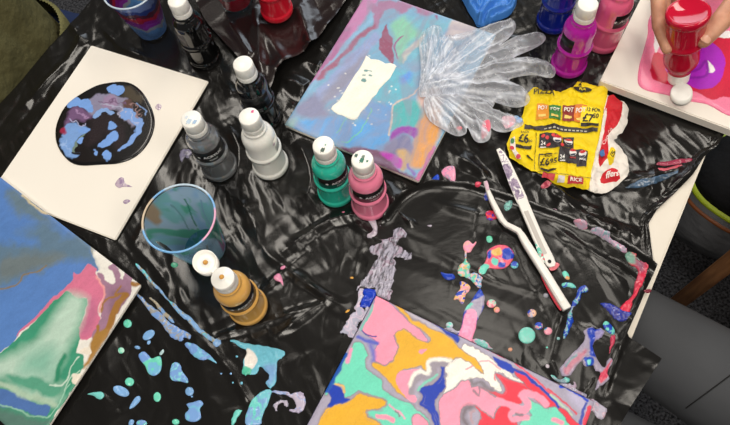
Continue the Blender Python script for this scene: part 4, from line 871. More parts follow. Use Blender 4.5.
def cup(px, py, label, H_, rb, rt, film, hole=None, zb=.004, rimcol=None, z_top=1.0, floorcol=None):
    q = P(px, py, zb)
    t = thing('plastic_cup', label, 'cup', q, 'clear plastic cups smeared with paint')
    prof = [(rb-.002, 0), (rb, .002), (rt-.001, H_-.004), (rt+.0015, H_-.003), (rt+.0018, H_), (rt, H_+.0008), (rt-.0016, H_-.003), (rb-.0012, .004), (0.0005, .0035)]
    V, F = lathe([(0.0005, 0)]+prof, 64, False); new_mesh('wall', V, F, CLEAR, t)
    # rim bead
    RR = []; FF = []; n, k = 64, 8
    for i in range(n):
        a = 2*math.pi*i/n
        for j in range(k):
            b = 2*math.pi*j/k; r_ = rt+.0006+.0016*math.cos(b); RR.append((r_*math.cos(a), r_*math.sin(a), H_+.0014*math.sin(b)))
    for i in range(n):
        for j in range(k): FF.append((i*k+j, ((i+1) % n)*k+j, ((i+1) % n)*k+(j+1) % k, i*k+(j+1) % k))
    RR = np.array(RR); aa = np.arctan2(RR[:, 1], RR[:, 0])
    new_mesh('rim', RR, FF, M['paint'], t, rimcol(aa) if rimcol else np.tile(lin((190, 205, 220)), (len(RR), 1)))
    # paint film coating the inside
    na, nz = 160, 70; V = []; U = []; F = []
    for j in range(nz+1):
        f = j/nz*z_top; r_ = (rb+(rt-rb)*f)-.0018; zz = .0045+(H_-.006)*f
        for i in range(na):
            a = 2*math.pi*i/na; V.append((r_*math.cos(a), r_*math.sin(a), zz)); U.append((a, f))
    U = np.array(U)
    for j in range(nz):
        for i in range(na):
            a, f = U[j*na+i]
            if hole and hole(a, f): continue
            F.append((j*na+i, j*na+(i+1) % na, (j+1)*na+(i+1) % na, (j+1)*na+i))
    b0 = len(V); rings = 10
    for k in range(rings+1):
        r_ = (rb-.0018)*(1-k/rings*.98)
        for i in range(na): a = 2*math.pi*i/na; V.append((r_*math.cos(a), r_*math.sin(a), .0045))
    for k in range(rings):
        for i in range(na): F.append((b0+k*na+i, b0+k*na+(i+1) % na, b0+(k+1)*na+(i+1) % na, b0+(k+1)*na+i))
    V = np.array(V); C = np.zeros((len(V), 3)); C[:b0] = film(U[:, 0], U[:, 1])
    fl_ = V[b0:]; C[b0:] = (floorcol or marble([(90, 170, 200), (120, 186, 226), (90, 176, 176)], 60))(fl_[:, 0], fl_[:, 1])
    new_mesh('paint_film', V, F, M['film'], t, C)
    return t
def mixc(cols): return np.array([lin(c) for c in cols])
def wrapn(a, f, s, o=0): return fbm(np.cos(a)*s+o+20, np.sin(a)*s+f*s*1.2+o+20, 3)
def film1(a, f):
    v = wrapn(a, f, 1.6); c = np.tile(lin((196, 226, 250)), (len(a), 1))
    def lay(m, col): 
        m = np.clip(m, 0, 1)[:, None]; c[:] = c*(1-m)+lin(col)*m
    lay((v-.48)*7, (166, 210, 248)); lay((wrapn(a, f, 2, 5)-.54)*7, (150, 214, 220))
    lay((wrapn(a, f, 2.4, 9)-.60)*9, (112, 200, 176))
    d = np.abs(((a-math.radians(342)+math.pi) % (2*math.pi))-math.pi)     # pink side
    lay((.26-d+.25*(v-.5))*9*(f > .05), (222, 140, 180))
    lay((.16-d+.2*(v-.5)-.5*(.35-f))*8, (80, 170, 150))
    d = np.abs(((a-math.radians(152)+math.pi) % (2*math.pi))-math.pi)
    lay((.30-d)*8*np.clip((f-.62)*6+(v-.5)*4, 0, 1), (202, 178, 150))
    for k, (a0, col) in enumerate([(60, (150, 190, 220)), (95, (60, 150, 130)), (120, (130, 180, 190)), (305, (190, 190, 180)), (282, (200, 190, 170)), (265, (150, 190, 215))]):
        d = np.abs(((a-math.radians(a0)-.1*np.sin(f*5+k)+math.pi) % (2*math.pi))-math.pi); lay((.035-d)*50*((f < .75) & (f > .1)), col)
    return c
def hole1(a, f):
    d = ((a-math.radians(205)+math.pi) % (2*math.pi))-math.pi
    return (abs(d+.25*(f-.6)) < .20*math.sin(min(max((f-.28)/.55, 0), 1)*math.pi)) and .28 < f < .83
def rim1(a):
    c = np.tile(lin((120, 176, 226)), (len(a), 1)); d = lambda x: np.abs(((a-math.radians(x)+math.pi) % (2*math.pi))-math.pi)
    c[d(160) < .45] = lin((206, 186, 160)); c[d(335) < .5] = lin((226, 170, 200)); c[d(70) < .7] = lin((190, 210, 226)); return c
cup(206, 249, 'large clear plastic cup coated inside with blue paint beside the gold bottle', .120, .0335, .0500, film1, hole1, rimcol=rim1)
def film2(a, f):
    v = wrapn(a, f, 2.2, 3); g = f+.22*(v-.5)+.10*np.cos(a-math.radians(330))
    pal = [(.0, (104, 150, 206)), (.24, (110, 164, 220)), (.34, (170, 176, 186)), (.42, (160, 60, 180)), (.52, (150, 40, 150)), (.62, (190, 40, 66)), (.72, (90, 40, 60)), (.82, (50, 70, 140)), (.92, (120, 140, 190))]
    c = np.zeros((len(a), 3))
    for k, (t0, col) in enumerate(pal): c[g >= t0 if k else slice(None)] = lin(col)
    return c
cup(153, 30, 'paint-smeared clear plastic cup beside the black bottle at the top', .105, .0290, .0440, film2, floorcol=marble([(40, 40, 50), (60, 50, 70)], 60))
def film3(a, f):
    v = wrapn(a, f, 2.0, 7); g = f+.12*(v-.5); c = np.tile(lin((120, 170, 176)), (len(a), 1))
    c[g < .30] = lin((186, 30, 52)); c[(g >= .30) & (g < .40)] = lin((120, 90, 100)); c[g > .75] = lin((100, 130, 160)); return c
cup(237, 2, 'clear plastic cup with red and pale teal paint behind the red bottle', .105, .0280, .0430, film3, zb=.017)

# ------------------------------------------------------------------ gloves
def film_mat(name, col, rough, alpha, bs=120):
    m = bpy.data.materials.new(name); m.use_nodes = True; nt = m.node_tree
    b = nt.nodes['Principled BSDF']; b.inputs['Base Color'].default_value = (*lin(col), 1); b.inputs['Roughness'].default_value = rough
    add_bump(m, bs, .8, .004, 4, stretch=(1, .5, 1)); b.inputs['Specular IOR Level'].default_value = .8
    t_ = nt.nodes.new('ShaderNodeBsdfTransparent'); x = nt.nodes.new('ShaderNodeMixShader')
    n = nt.nodes.new('ShaderNodeTexNoise'); n.inputs['Scale'].default_value = 40; n.inputs['Detail'].default_value = 5
    tc = nt.nodes.new('ShaderNodeTexCoord'); mp = nt.nodes.new('ShaderNodeMapping'); mp.inputs['Scale'].default_value = (1, .45, 1); mp.inputs['Rotation'].default_value = (0, 0, .4)
    nt.links.new(tc.outputs['Object'], mp.inputs[0]); nt.links.new(mp.outputs[0], n.inputs['Vector'])
    r = nt.nodes.new('ShaderNodeMapRange'); r.inputs[1].default_value = .35; r.inputs[2].default_value = .68; r.inputs[3].default_value = alpha[0]; r.inputs[4].default_value = alpha[1]
    nt.links.new(n.outputs[0], r.inputs[0]); nt.links.new(r.outputs[0], x.inputs[0])
    nt.links.new(t_.outputs[0], x.inputs[1]); nt.links.new(b.outputs[0], x.inputs[2]); nt.links.new(x.outputs[0], nt.nodes['Material Output'].inputs[0])
    return m
M['glove'] = film_mat('clear_glove_film', (226, 230, 240), .16, (.0, 1.0))
_n = M['glove'].node_tree; _a = _n.nodes.new('ShaderNodeAttribute'); _a.attribute_name = 'Col'
_mx = [k for k in _n.nodes if k.type == 'MIX_SHADER'][0]; _n.links.new(_a.outputs['Fac'], _mx.inputs[0])
ZG = lambda p: Z(400, 0, 2.656, p)
def glove(label, pts, z0, puff, creases, specks=(), m='glove', name='plastic_glove', cat='glove', amp=.004, res=.0014):
    pw = smooth(PW(pts, z0), 4); xy, sd, F = patch(pw, res)
    x, y = xy[:, 0], xy[:, 1]
    h = puff*np.clip(sd/.012, 0, 1)**.5*(.5+.7*fbm(x*40, y*40, 2)) + amp*np.clip(sd/.004, 0, 1)*(ridged(x*55+y*20, y*40-x*25, 3)-.3)
    for p, hh, w_ in creases:
        d, _, _ = seg_dist(x, y, smooth(PW(p, z0), 4, False), False); h = h+hh*np.exp(-(d/w_)**2)
    h = np.clip(h, .0006, .03)
    c = pw.mean(0); t = thing(name, label, cat, (c[0], c[1], TZ+z0))
    # where the film bunches up it is thicker and whiter; glints along pleats from the wrist are painted in too
    wq = P(*ZG([(62, 235)])[0], z0)[:2]; r_ = np.hypot(x-wq[0], y-wq[1])+1e-6; an = np.arctan2(y-wq[1], x-wq[0])
    st = ridged(an*16+.7*fbm(x*30, y*30, 2), r_*9, 3)**2*np.exp(-r_/.22)*1.35 + .75*np.clip(ridged(x*42+an*3, y*30, 3)-.45, 0, 1)**1.2
    st = np.clip(.15+st+.35*np.exp(-(sd/.0016)**2)+.25*np.exp(-r_/.06), .06, .92)
    h = h+.0022*st*np.clip(sd/.003, 0, 1)
    colw = np.repeat(st[:, None], 3, 1)
    keep(new_mesh('upper_film', np.column_stack([xy, TZ+z0+h]), F, M[m], None, colw), t)
    keep(new_mesh('lower_film', np.column_stack([xy, TZ+z0+.0004*np.ones(len(xy))]), F[:, ::-1], M[m], None, np.full((len(xy), 3), .10)), t)
    for p, col in specks: blob('paint_spot', p, solid(col), z0+.004, .001, .002, t, .0008, z0)
    return t
g2 = glove('lower clear plastic glove with pink-stained fingertips', ZG([(70, 256), (130, 250), (200, 255), (250, 270), (245, 295), (290, 302), (325, 318), (322, 335), (282, 352), (248, 345), (236, 322), (242, 350), (236, 372), (215, 380), (195, 370), (176, 330), (176, 354), (150, 362), (110, 342), (80, 322), (65, 290)]), .0165, .008,
    [(ZG([(90, 265), (130, 300), (160, 345)]), .006, .003), (ZG([(150, 262), (190, 300), (215, 365)]), .006, .003), (ZG([(200, 265), (250, 300), (300, 325)]), .006, .003), (ZG([(110, 260), (180, 280), (230, 290)]), .005, .003)],
    [(ZG([(218, 330), (236, 322), (240, 345), (228, 365), (216, 372)]), (226, 110, 130)), (ZG([(270, 315), (300, 312), (305, 330), (280, 345)]), (226, 170, 186)), (ZG(ell(157, 344, 8, 5)), (236, 90, 100)), (ZG(ell(316, 323, 9, 8)), (120, 160, 210)), (ZG(ell(97, 322, 2)), (60, 60, 60))])
g1 = glove('upper clear plastic glove lying spread across the pastel canvas', ZG([(85, 70), (110, 75), (125, 97), (190, 82), (240, 66), (290, 52), (308, 66), (298, 92), (262, 128), (300, 108), (340, 92), (375, 88), (387, 103), (365, 125), (300, 155), (340, 153), (385, 162), (410, 180), (412, 198), (398, 208), (350, 200), (290, 212), (325, 232), (345, 258), (335, 280), (300, 286), (250, 272), (190, 262), (130, 255), (70, 258), (50, 250), (55, 180), (50, 120), (58, 88)]), .0185, .010,
    [(ZG([(70, 240), (140, 190), (220, 150), (290, 115), (360, 105)]), .008, .003), (ZG([(80, 245), (180, 215), (280, 180), (390, 190)]), .008, .003), (ZG([(75, 230), (110, 170), (100, 90)]), .008, .003), (ZG([(90, 220), (140, 150), (200, 100), (290, 65)]), .008, .003), (ZG([(80, 250), (180, 240), (260, 235), (330, 260)]), .007, .003), (ZG([(65, 200), (80, 140), (72, 90)]), .006, .002), (ZG([(120, 200), (150, 140), (130, 105)]), .006, .0025), (ZG([(85, 240), (130, 220), (180, 170)]), .007, .003), (ZG([(60, 245), (85, 190), (90, 110)]), .005, .002)])
M['nitrile'] = mat('blue_glove', (66, 128, 206), .45, .4); add_bump(M['nitrile'], 60, .3, .003, 3)
ZN = lambda p: Z(440, 0, 8.11, p)
nt_p = ZN([(160, -40), (190, 20), (230, 100), (270, 160), (310, 222), (400, 197), (500, 160), (560, 130), (600, 75), (622, 10), (610, -80), (420, -110), (250, -90)])
bgl = glove('crumpled blue rubber glove beside the clear gloves at the top', nt_p, .006, .010, [(ZN([(315, 210), (330, 160), (380, 100), (440, 40), (480, -20)]), .013, .0035), (ZN([(370, 190), (410, 140), (480, 110), (550, 90), (570, 40), (560, -20)]), .013, .0035), (ZN([(230, 60), (280, 130), (320, 190)]), .010, .003), (ZN([(200, 0), (260, 60), (300, 20), (340, -30)]), .010, .003), (ZN([(420, 180), (500, 140), (580, 100), (605, 40)]), .010, .003), (ZN([(290, 60), (320, 100), (340, 50)]), .007, .003)],
    [(ZN([(330, 130), (350, 115), (352, 140), (340, 165), (328, 155)]), (28, 30, 36)), (ZN([(400, 60), (420, 70), (440, 92), (425, 90)]), (190, 160, 110)), (ZN([(440, 50), (470, 40), (485, 55), (460, 70)]), (110, 130, 140))], 'nitrile', 'rubber_glove', amp=.006)

# ------------------------------------------------------------------ crumpled leaflet
ZL = lambda p: Z(490, 80, 3.544, p)
def paper(name, c): m = mat(name, c, .55, .3); add_bump(m, 70, .8, .004, 4); return m
M['yellow'] = paper('yellow_newsprint', (236, 207, 22)); M['red'] = paper('red_newsprint', (206, 36, 48)); M['white_paper'] = paper('white_newsprint', (232, 226, 218))
zl0 = .012
def zleaf(x, y): return zl0 + .0075*crumple(x, y, 11, 7, 2, thr=.35) + .0036*crumple(x, y, 30, 7, 5, thr=.42) + .0025*(fbm(x*60, y*60, 3)-.5)
LEAF = thing('newspaper_leaflet', 'crumpled yellow supermarket leaflet with prices beside the palette knives', 'leaflet', P(575, 145, 0))
def page(name, pts, m, zoff=0, sm=2, tuck=.006, rag=.0011):
    pw = smooth(PW(pts, zl0), sm); rs = np.random.RandomState(5); pw = pw+rs.randn(*pw.shape)*rag
    xy, sd, F = patch(pw, .0016); t_ = np.clip(sd/.010, 0, 1)
    zz = zleaf(xy[:, 0], xy[:, 1])+zoff-(1-t_)**2*tuck*.6
    o = new_mesh(name, np.column_stack([xy, TZ+zz]), F, M[m]); keep(o, LEAF)
    return o
page('back_page', ZL([(395, 40), (420, 50), (475, 72), (498, 95), (490, 150), (470, 190), (440, 205), (470, 240), (497, 290), (490, 340), (440, 380), (400, 400), (365, 392), (330, 360), (350, 200)]), 'white_paper', -.001)
page('red_page', ZL([(410, 60), (440, 52), (472, 80), (476, 120), (455, 165), (428, 190), (420, 220), (425, 260), (405, 300), (385, 320), (378, 270), (385, 200), (400, 120)]), 'red', .0012)
page('red_page', ZL([(395, 330), (430, 310), (455, 315), (465, 345), (430, 365), (392, 362)]), 'red', .0015, rag=.0003)
page('yellow_patch', ZL([(415, 270), (428, 238), (444, 250), (440, 290), (418, 308)]), 'yellow', .0025, rag=.0003)
page('front_page', ZL([(128, 48), (165, 28), (215, 40), (285, 30), (310, 8), (345, 5), (380, 22), (412, 18), (415, 55), (405, 110), (392, 180), (378, 250), (365, 310), (352, 385), (300, 385), (250, 372), (200, 345), (130, 310), (88, 288), (62, 250), (66, 200), (95, 160), (118, 120)]), 'yellow', .003)
page('paper_edge', ZL([(405, 110), (416, 100), (402, 190), (388, 260), (375, 320), (385, 385), (352, 392), (360, 320), (376, 250), (392, 180)]), 'white_paper', .0042, rag=.0004)
page('paper_edge', ZL([(175, 82), (240, 70), (300, 75), (365, 78), (380, 92), (330, 98), (260, 92), (215, 92), (165, 98)]), 'white_paper', .0036, rag=.0004)
PRN = {}
def ink(c):
    if c not in PRN: PRN[c] = mat('print', c, .55)
    return PRN[c]
def print_poly(pts, col, zo=.0042, name='printed_panel', sm=1):
    pw = PW(ZL(pts), zl0); pw = smooth(pw, sm) if sm > 1 else pw
    xy, sd, F = patch(pw, .0011); o = new_mesh(name, np.column_stack([xy, TZ+zleaf(xy[:, 0], xy[:, 1])+zo+.0008]), F, ink(col)); keep(o, LEAF); return o
def print_text(txt, cx_, cy_, size, rot, col, zo=.0058, bold=True, shear=0, sx=1.0):
    V, F = font_mesh(txt, size, bold, shear); a = math.radians(rot)
    pts = [(cx_+x*sx*math.cos(a)+y*math.sin(a), cy_+x*sx*math.sin(a)-y*math.cos(a)) for x, y, _ in V]
    w = PW(ZL(pts), zl0); o = new_mesh('lettering', np.column_stack([w, TZ+zleaf(w[:, 0], w[:, 1])+zo+.0012]), F, ink(col), smooth_=False); keep(o, LEAF)
def quad(x, y, w, h, rot=4.5):
    a = math.radians(rot); c, s = math.cos(a), math.sin(a)
    return [(x+dx*c-dy*s, y+dx*s+dy*c) for dx, dy in ((-w/2, -h/2), (w/2, -h/2), (w/2, h/2), (-w/2, h/2))]
BK = (36, 33, 30); YL = (248, 224, 30)
print_text('PIZZA', 188, 55, 24, 2, (40, 36, 26), .0075, sx=1.15); print_text('2', 318, 18, 26, 8, (40, 36, 26))
print_poly(ell(325, 38, 34, 10, 8), (44, 40, 30)); print_text('FOR', 325, 39, 12, 8, YL)
for k, (x, col) in enumerate([(184, (226, 148, 40)), (228, (60, 130, 62)), (276, (140, 44, 40)), (318, (222, 130, 48))]):
    print_poly(quad(x, 119+k*2.0, 42, 56, 3), col); print_text('POT', x, 108+k*2.5, 20, 4, (244, 238, 226), sx=.86); print_poly(quad(x-2, 134+k*2, 26, 10, 3), (236, 206, 110), .005)
print_poly(quad(352, 138, 66, 66, 6), YL, .0050); print_text('12 FOR', 362, 116, 16, 8, BK); print_text('£7', 344, 143, 38, 8, BK, sx=.95); print_text('50', 371, 136, 20, 8, BK)
print_poly(quad(350, 166, 62, 13, 6), BK, .0054)
print_poly([(122, 162), (200, 166), (300, 174), (378, 180), (376, 194), (300, 190), (200, 182), (120, 178)], (52, 48, 44))
for i in range(11): print_poly(quad(196+i*14, 176+i*1.2, 9, 4), (190, 186, 170), .0050)
print_poly(quad(120, 188, 46, 9, 4), (48, 44, 38)) if False else None
print_text('£6', 117, 215, 38, 4, BK, sx=.95); print_text('EACH', 122, 192, 11, 4, BK); print_text('.00', 140, 222, 13, 4, BK); print_poly(quad(118, 240, 56, 11, 5), BK)
# drinks crates
print_poly(quad(212, 221, 78, 52, 5), (46, 42, 46)); print_poly(quad(276, 224, 40, 44, 5), (50, 46, 50)); print_poly(quad(276, 273, 72, 50, 6), (48, 44, 48)); print_poly(quad(325, 281, 34, 58, 6), (52, 48, 54))
for x, y in [(186, 205), (205, 235), (220, 205), (250, 212), (252, 240), (200, 212), (238, 206)]: print_poly(ell(x, y, 7, 6, 0, 8), (214, 62, 66), .0050)
for x, y, r in [(234, 221, 15), (276, 222, 16), (291, 264, 13), (325, 268, 13)]:
    print_poly(ell(x, y, r, r*.95, 0, 14), (236, 232, 230), .0056, 'roundel'); print_poly([(x-r*.9, y-r*.35), (x-r*.5, y-r*.85), (x+r*.5, y-r*.85), (x+r*.9, y-r*.35), (x, y-r*.15)], (200, 40, 48), .0062, 'roundel'); print_poly([(x-r*.8, y+r*.4), (x, y+r*.3), (x+r*.8, y+r*.4), (x+r*.4, y+r*.85), (x-r*.4, y+r*.85)], (40, 50, 70), .0062, 'roundel')
print_text('24', 186, 232, 17, 4, (240, 238, 234)); print_poly(quad(186, 244, 20, 4, 4), (220, 216, 210), .0052)
print_text('24', 252, 282, 17, 4, (240, 238, 234)); print_poly(quad(254, 293, 18, 4, 4), (220, 216, 210), .0052)
print_text('MAX', 290, 283, 10, 6, (200, 60, 60)); print_text('MAX', 325, 288, 11, 6, (230, 226, 224))
print_text('£6', 193, 294, 38, 5, BK, sx=.85); print_text('.95', 220, 292, 24, 5, BK); print_text('EACH', 205, 272, 9, 5, BK); print_poly([(176, 312), (206, 318), (234, 320), (226, 328), (200, 328), (178, 322)], BK)
print_poly([(172, 272), (174, 262), (236, 268), (236, 270), (176, 266), (174, 318), (172, 318)], (70, 64, 40), .0048)
print_poly([(162, 190), (164, 190), (158, 325), (156, 325)], (120, 110, 40), .0048); print_poly([(165, 330), (360, 352), (360, 354), (165, 332)], (120, 110, 40), .0048)
print_poly([(70, 215), (86, 206), (90, 250), (108, 290), (92, 285), (72, 250)], (226, 216, 206)); print_poly(ell(78, 222, 7, 9), (60, 120, 70), .0052); print_poly(ell(76, 247, 8, 8), (200, 50, 60), .0052); print_poly(ell(98, 280, 8, 8), (200, 60, 80), .0052)
print_poly(ell(136, 278, 10, 5, 20), (60, 54, 30)); print_poly(ell(148, 284, 4, 3, 20), (60, 54, 30))
print_poly(quad(205, 345, 44, 20, 12), (190, 50, 60)); print_poly(quad(250, 356, 24, 22, 8), (206, 200, 196)); print_poly(quad(300, 362, 54, 28, 6), (176, 34, 40)); print_text('RICE', 300, 363, 20, 6, (238, 226, 210))
print_text('Coca-Cola', 412, 208, 17, -62, (240, 230, 226), .0060, False, .3); print_poly(ell(394, 268, 10, 17, 10), (70, 116, 176), .0048); print_text('£5', 430, 272, 20, -60, BK, .0075)
print_text('ffers', 428, 342, 26, -12, (240, 232, 226), .0060, True, .2)
print_poly(ell(92, 142, 10, 8), (130, 172, 214), .0046, 'paint_spot')

# ------------------------------------------------------------------ palette knives
def sweep(name, path, mt, parent=None):
    """rectangular section swept along (px,py,z,width,thick)"""
    pts = [P(a, b, c) for a, b, c, _, _ in path]; V = []; F = []; n = len(pts)
    for i in range(n):
        a = pts[max(i-1, 0)]; b = pts[min(i+1, n-1)]; d = b-a; d /= np.linalg.norm(d)
        s = np.cross(d, [0, 0, 1]); s /= np.linalg.norm(s); u = np.cross(s, d); w, h = path[i][3]/2, path[i][4]/2
        r = min(w, h)*.35
        for x, y in ((-w+r, -h), (w-r, -h), (w, -h+r), (w, h-r), (w-r, h), (-w+r, h), (-w, h-r), (-w, -h+r)): V.append(pts[i]+s*x+u*y)
    for i in range(n-1):
        for k in range(8): F.append((i*8+k, i*8+(k+1) % 8, (i+1)*8+(k+1) % 8, (i+1)*8+k))
    F.append(tuple(range(8))); F.append(tuple(range((n-1)*8+7, (n-1)*8-1, -1)))
    o = new_mesh(name, V, F, mt, smooth_=False)
    if parent: keep(o, parent)
    return o
M['knife'] = mat('white_knife_plastic', (232, 228, 222), .35)
k1 = thing('palette_knife', 'white plastic palette knife with a lavender-smeared blade, nearest the leaflet', 'palette knife', P(535, 230, 0), 'plastic palette knives')
sweep('blade', [(498, 149, .022, .006, .0015), (501, 153, .022, .010, .0018), (507, 165, .021, .0135, .002), (514, 182, .020, .0165, .002), (521, 198, .019, .0175, .002), (523, 203, .019, .016, .003)], M['knife'], k1)
sweep('handle', [(521.5, 199, .019, .0155, .005), (526, 210, .018, .0155, .0055), (538, 238, .0165, .0150, .0055), (549, 260, .015, .0150, .0055), (551, 264.5, .015, .0135, .0055), (552, 267, .015, .008, .005)], M['knife'], k1)
sweep('handle_groove', [(526, 211, .0212, .0062, .0009), (536, 234, .0197, .0062, .0009), (545, 254, .0182, .0062, .0009)], mat('groove', (190, 184, 178), .5), k1)
q = P(549.5, 261.5, .0182); V, F = lathe([(.0026, 0), (.0026, .0008), (0, .0008)], 14); keep(new_mesh('hang_hole', [(x+q[0], y+q[1], z_+q[2]) for x, y, z_ in V], F, mat('hole', (30, 28, 28), .7)), k1)
def kz(x, y): return .0232 + 0*x
bl = marble([(232, 228, 226), (150, 136, 158), (120, 104, 132), (170, 152, 176), (150, 132, 156), (236, 232, 230)], 70, 1.3, 2)
xyp = PW([(498.5, 152), (501, 151), (507, 160), (518, 182), (525.5, 199), (519, 202.5), (510.5, 187), (503, 168)], .0215)
xy, sd, F = patch(xyp, .001); dd = np.clip((xy[:, 1]-xyp[:, 1].min())/(np.ptp(xyp[:, 1])), 0, 1)
keep(new_mesh('paint_smear', np.column_stack([xy, TZ+.0205+.0030*dd+.0006*np.clip(sd/.002, 0, 1)]), F, M['paint'], None, bl(xy[:, 0], xy[:, 1])), k1)
for pts, c in [([(535, 243), (538, 240), (541, 250), (545, 262), (541, 262), (537, 252)], mb(40, (210, 70, 90), (110, 200, 180), (232, 228, 222))), ([(549, 266), (556, 262), (560, 264), (556, 269), (551, 270)], solid((226, 120, 130)))]:
    blob('paint_spot', pts, c, .0175 if pts[0][0] < 540 else .0125, .001, .002, k1, .0008, .015)
k2 = thing('palette_knife', 'thin white cranked palette knife with its blade on edge beside the paint drops', 'palette knife', P(528, 245, 0), 'plastic palette knives')
sweep('blade', [(484.5, 182, .013, .003, .006), (487, 189, .013, .0055, .008), (492, 201, .014, .0075, .009), (498, 213, .015, .0085, .009), (502.5, 221, .016, .0080, .008)], M['knife'], k2)
sweep('neck', [(502, 220, .016, .0075, .008), (506, 224.5, .017, .0075, .007), (513, 228, .018, .0080, .007), (518.5, 231, .018, .0085, .007), (522, 236, .018, .0090, .007)], M['knife'], k2)
sweep('handle', [(521, 234.5, .018, .0095, .0080), (527, 245, .018, .0110, .0085), (545, 273, .017, .0118, .0085), (560, 298, .016, .0122, .0085), (567, 309, .016, .0122, .0085)], M['knife'], k2)
sweep('handle_ridge', [(525, 242, .0225, .0045, .001), (545, 273.5, .0217, .0050, .001), (562, 301, .0207, .0050, .001)], mat('ridge', (244, 240, 234), .3), k2)
blob('paint_spot', [(541, 276), (544, 275), (550, 286), (559, 302), (562, 309), (559, 309), (549, 293)], solid((206, 60, 76)), .011, .001, .002, k2, .0008, .012)
blob('paint_spot', [(484, 184), (487, 182), (489, 190), (486.5, 191)], solid((206, 170, 186)), .0178, .0006, .002, k2, .0007, .014)

# ------------------------------------------------------------------ hand with the upside-down red bottle
HB = np.array([.494, .533, .172]); HE = np.array([.520, .506, .030])
ax = Vector(HE-HB).normalized()
hb = thing('paint_bottle', 'crimson paint bottle held upside down over the wet canvas', 'bottle', (HB[0], HB[1], TZ+HB[2]), 'squeeze bottles of acrylic paint')
V, F = lathe([(0.0005, .004), (.018, .0035), (.0235, .001)]+BP, 48); new_mesh('body', V, F, mat('bottle_plastic', (186, 16, 48), .08, .5), hb)
open_cap(hb, 0)
wrap_label(hb, 180, 150, text=False, mtl=mat('clear_label', (170, 16, 50), .15), z0=.0615, z1=.0845)
zax = ax; yv = Vector((-.25, -1, 0)); xv = (yv-zax*yv.dot(zax)).normalized(); yv = zax.cross(xv)
hb.rotation_euler = Matrix((xv, yv, zax)).transposed().to_euler()
M['skin'] = vary(mat('skin', (196, 142, 112), .48, .4), (176, 120, 94), (206, 152, 124), 40, 4); add_bump(M['skin'], 500, .25, .0008, 3)
M['skin'].node_tree.nodes['Principled BSDF'].inputs['Subsurface Weight'].default_value = .12; M['skin'].node_tree.nodes['Principled BSDF'].inputs['Subsurface Radius'].default_value = (.01, .004, .002)
def W3(px, py, z): return tuple(P(px, py, z))
hand = thing('person', 'hand with bent fingers squeezing the upturned crimson bottle', 'person', W3(720, -60, .10))
wrist = W3(752, -118, .150); elbow = (1.06, .93, TZ+.20)
mc = [W3(676, -34, .140), W3(684, -44, .118), W3(694, -50, .096), W3(706, -54, .076)]
fing = [
    [mc[0], W3(658, -4, .140), W3(659, 26, .130), W3(667, 49, .118)],
    [mc[1], W3(659, -8, .112), W3(660, 24, .104), W3(669, 52, .094)],
    [mc[2], W3(664, -12, .088), W3(664, 20, .082), W3(673, 44, .076)],
    [mc[3], W3(678, -14, .068), W3(676, 10, .064), W3(684, 28, .062)]]
rad = [(.0125, .0108, .0098, .0080), (.0125, .0110, .0100, .0082), (.012, .0104, .0094, .0076), (.011, .0092, .0082, .0068)]
segs = []
for f_, r_ in zip(fing, rad):
    for i in range(3): segs.append((f_[i], r_[i], f_[i+1], r_[i+1]))
th = [W3(745, -62, .140), W3(743, -6, .152), W3(721, 21, .146), W3(704, 41, .138)]; tr_ = (.020, .0170, .0148, .0100)
for i in range(3): segs.append((th[i], tr_[i], th[i+1], tr_[i+1]))
for i, m_ in enumerate(mc): segs.append((m_, .013, wrist, .021))
for i in range(3): segs.append((mc[i], .0125, mc[i+1], .0125))
segs += [(wrist, .024, th[0], .018), (th[0], .017, mc[1], .013), (th[0], .017, mc[3], .012), (wrist, .026, tuple((np.array(wrist)+np.array(elbow))/2), .036)]
capsules(segs, .0022, 'hand_and_forearm', M['skin'], hand, 5)
M['nail'] = mat('fingernail', (214, 164, 140), .25, .5)
def nail(tip, prev, r, up=(0, 0, 1), L=.0105, w=.0058):
    tip = Vector(tip); d = (tip-Vector(prev)).normalized(); camd = (Vector((0, 0, TZ+HC))-tip).normalized()
    u = (camd-d*camd.dot(d)).normalized(); s = d.cross(u); V = []; F = []
    n, k = 8, 7
    for i in range(n+1):
        for j in range(k+1):
            a = -1+2*i/n; b = -1+2*j/k; x = a*L/2; ww = w*math.sqrt(max(1-max(abs(a)-.3, 0)**2*1.9, .02)); y = b*ww
            V.append(tip+d*(x+.001)+s*y+u*(math.sqrt(max(r*r-y*y, 0))*1.02-.0003*(a*a)))
    for i in range(n):
        for j in range(k): F.append((i*(k+1)+j, (i+1)*(k+1)+j, (i+1)*(k+1)+j+1, i*(k+1)+j+1))
    keep(new_mesh('fingernail', [tuple(v) for v in V], F, M['nail']), hand)
nail(th[3], th[2], .0101, L=.012, w=.0070)
M['sleeve'] = mat('sleeve', (70, 72, 80), .9, .1)
mid = tuple((np.array(wrist)*.45+np.array(elbow)*.55)); capsules([(mid, .044, elbow, .056), (elbow, .058, (1.22, .86, TZ+.42), .07)], .006, 'sleeve', M['sleeve'], hand)

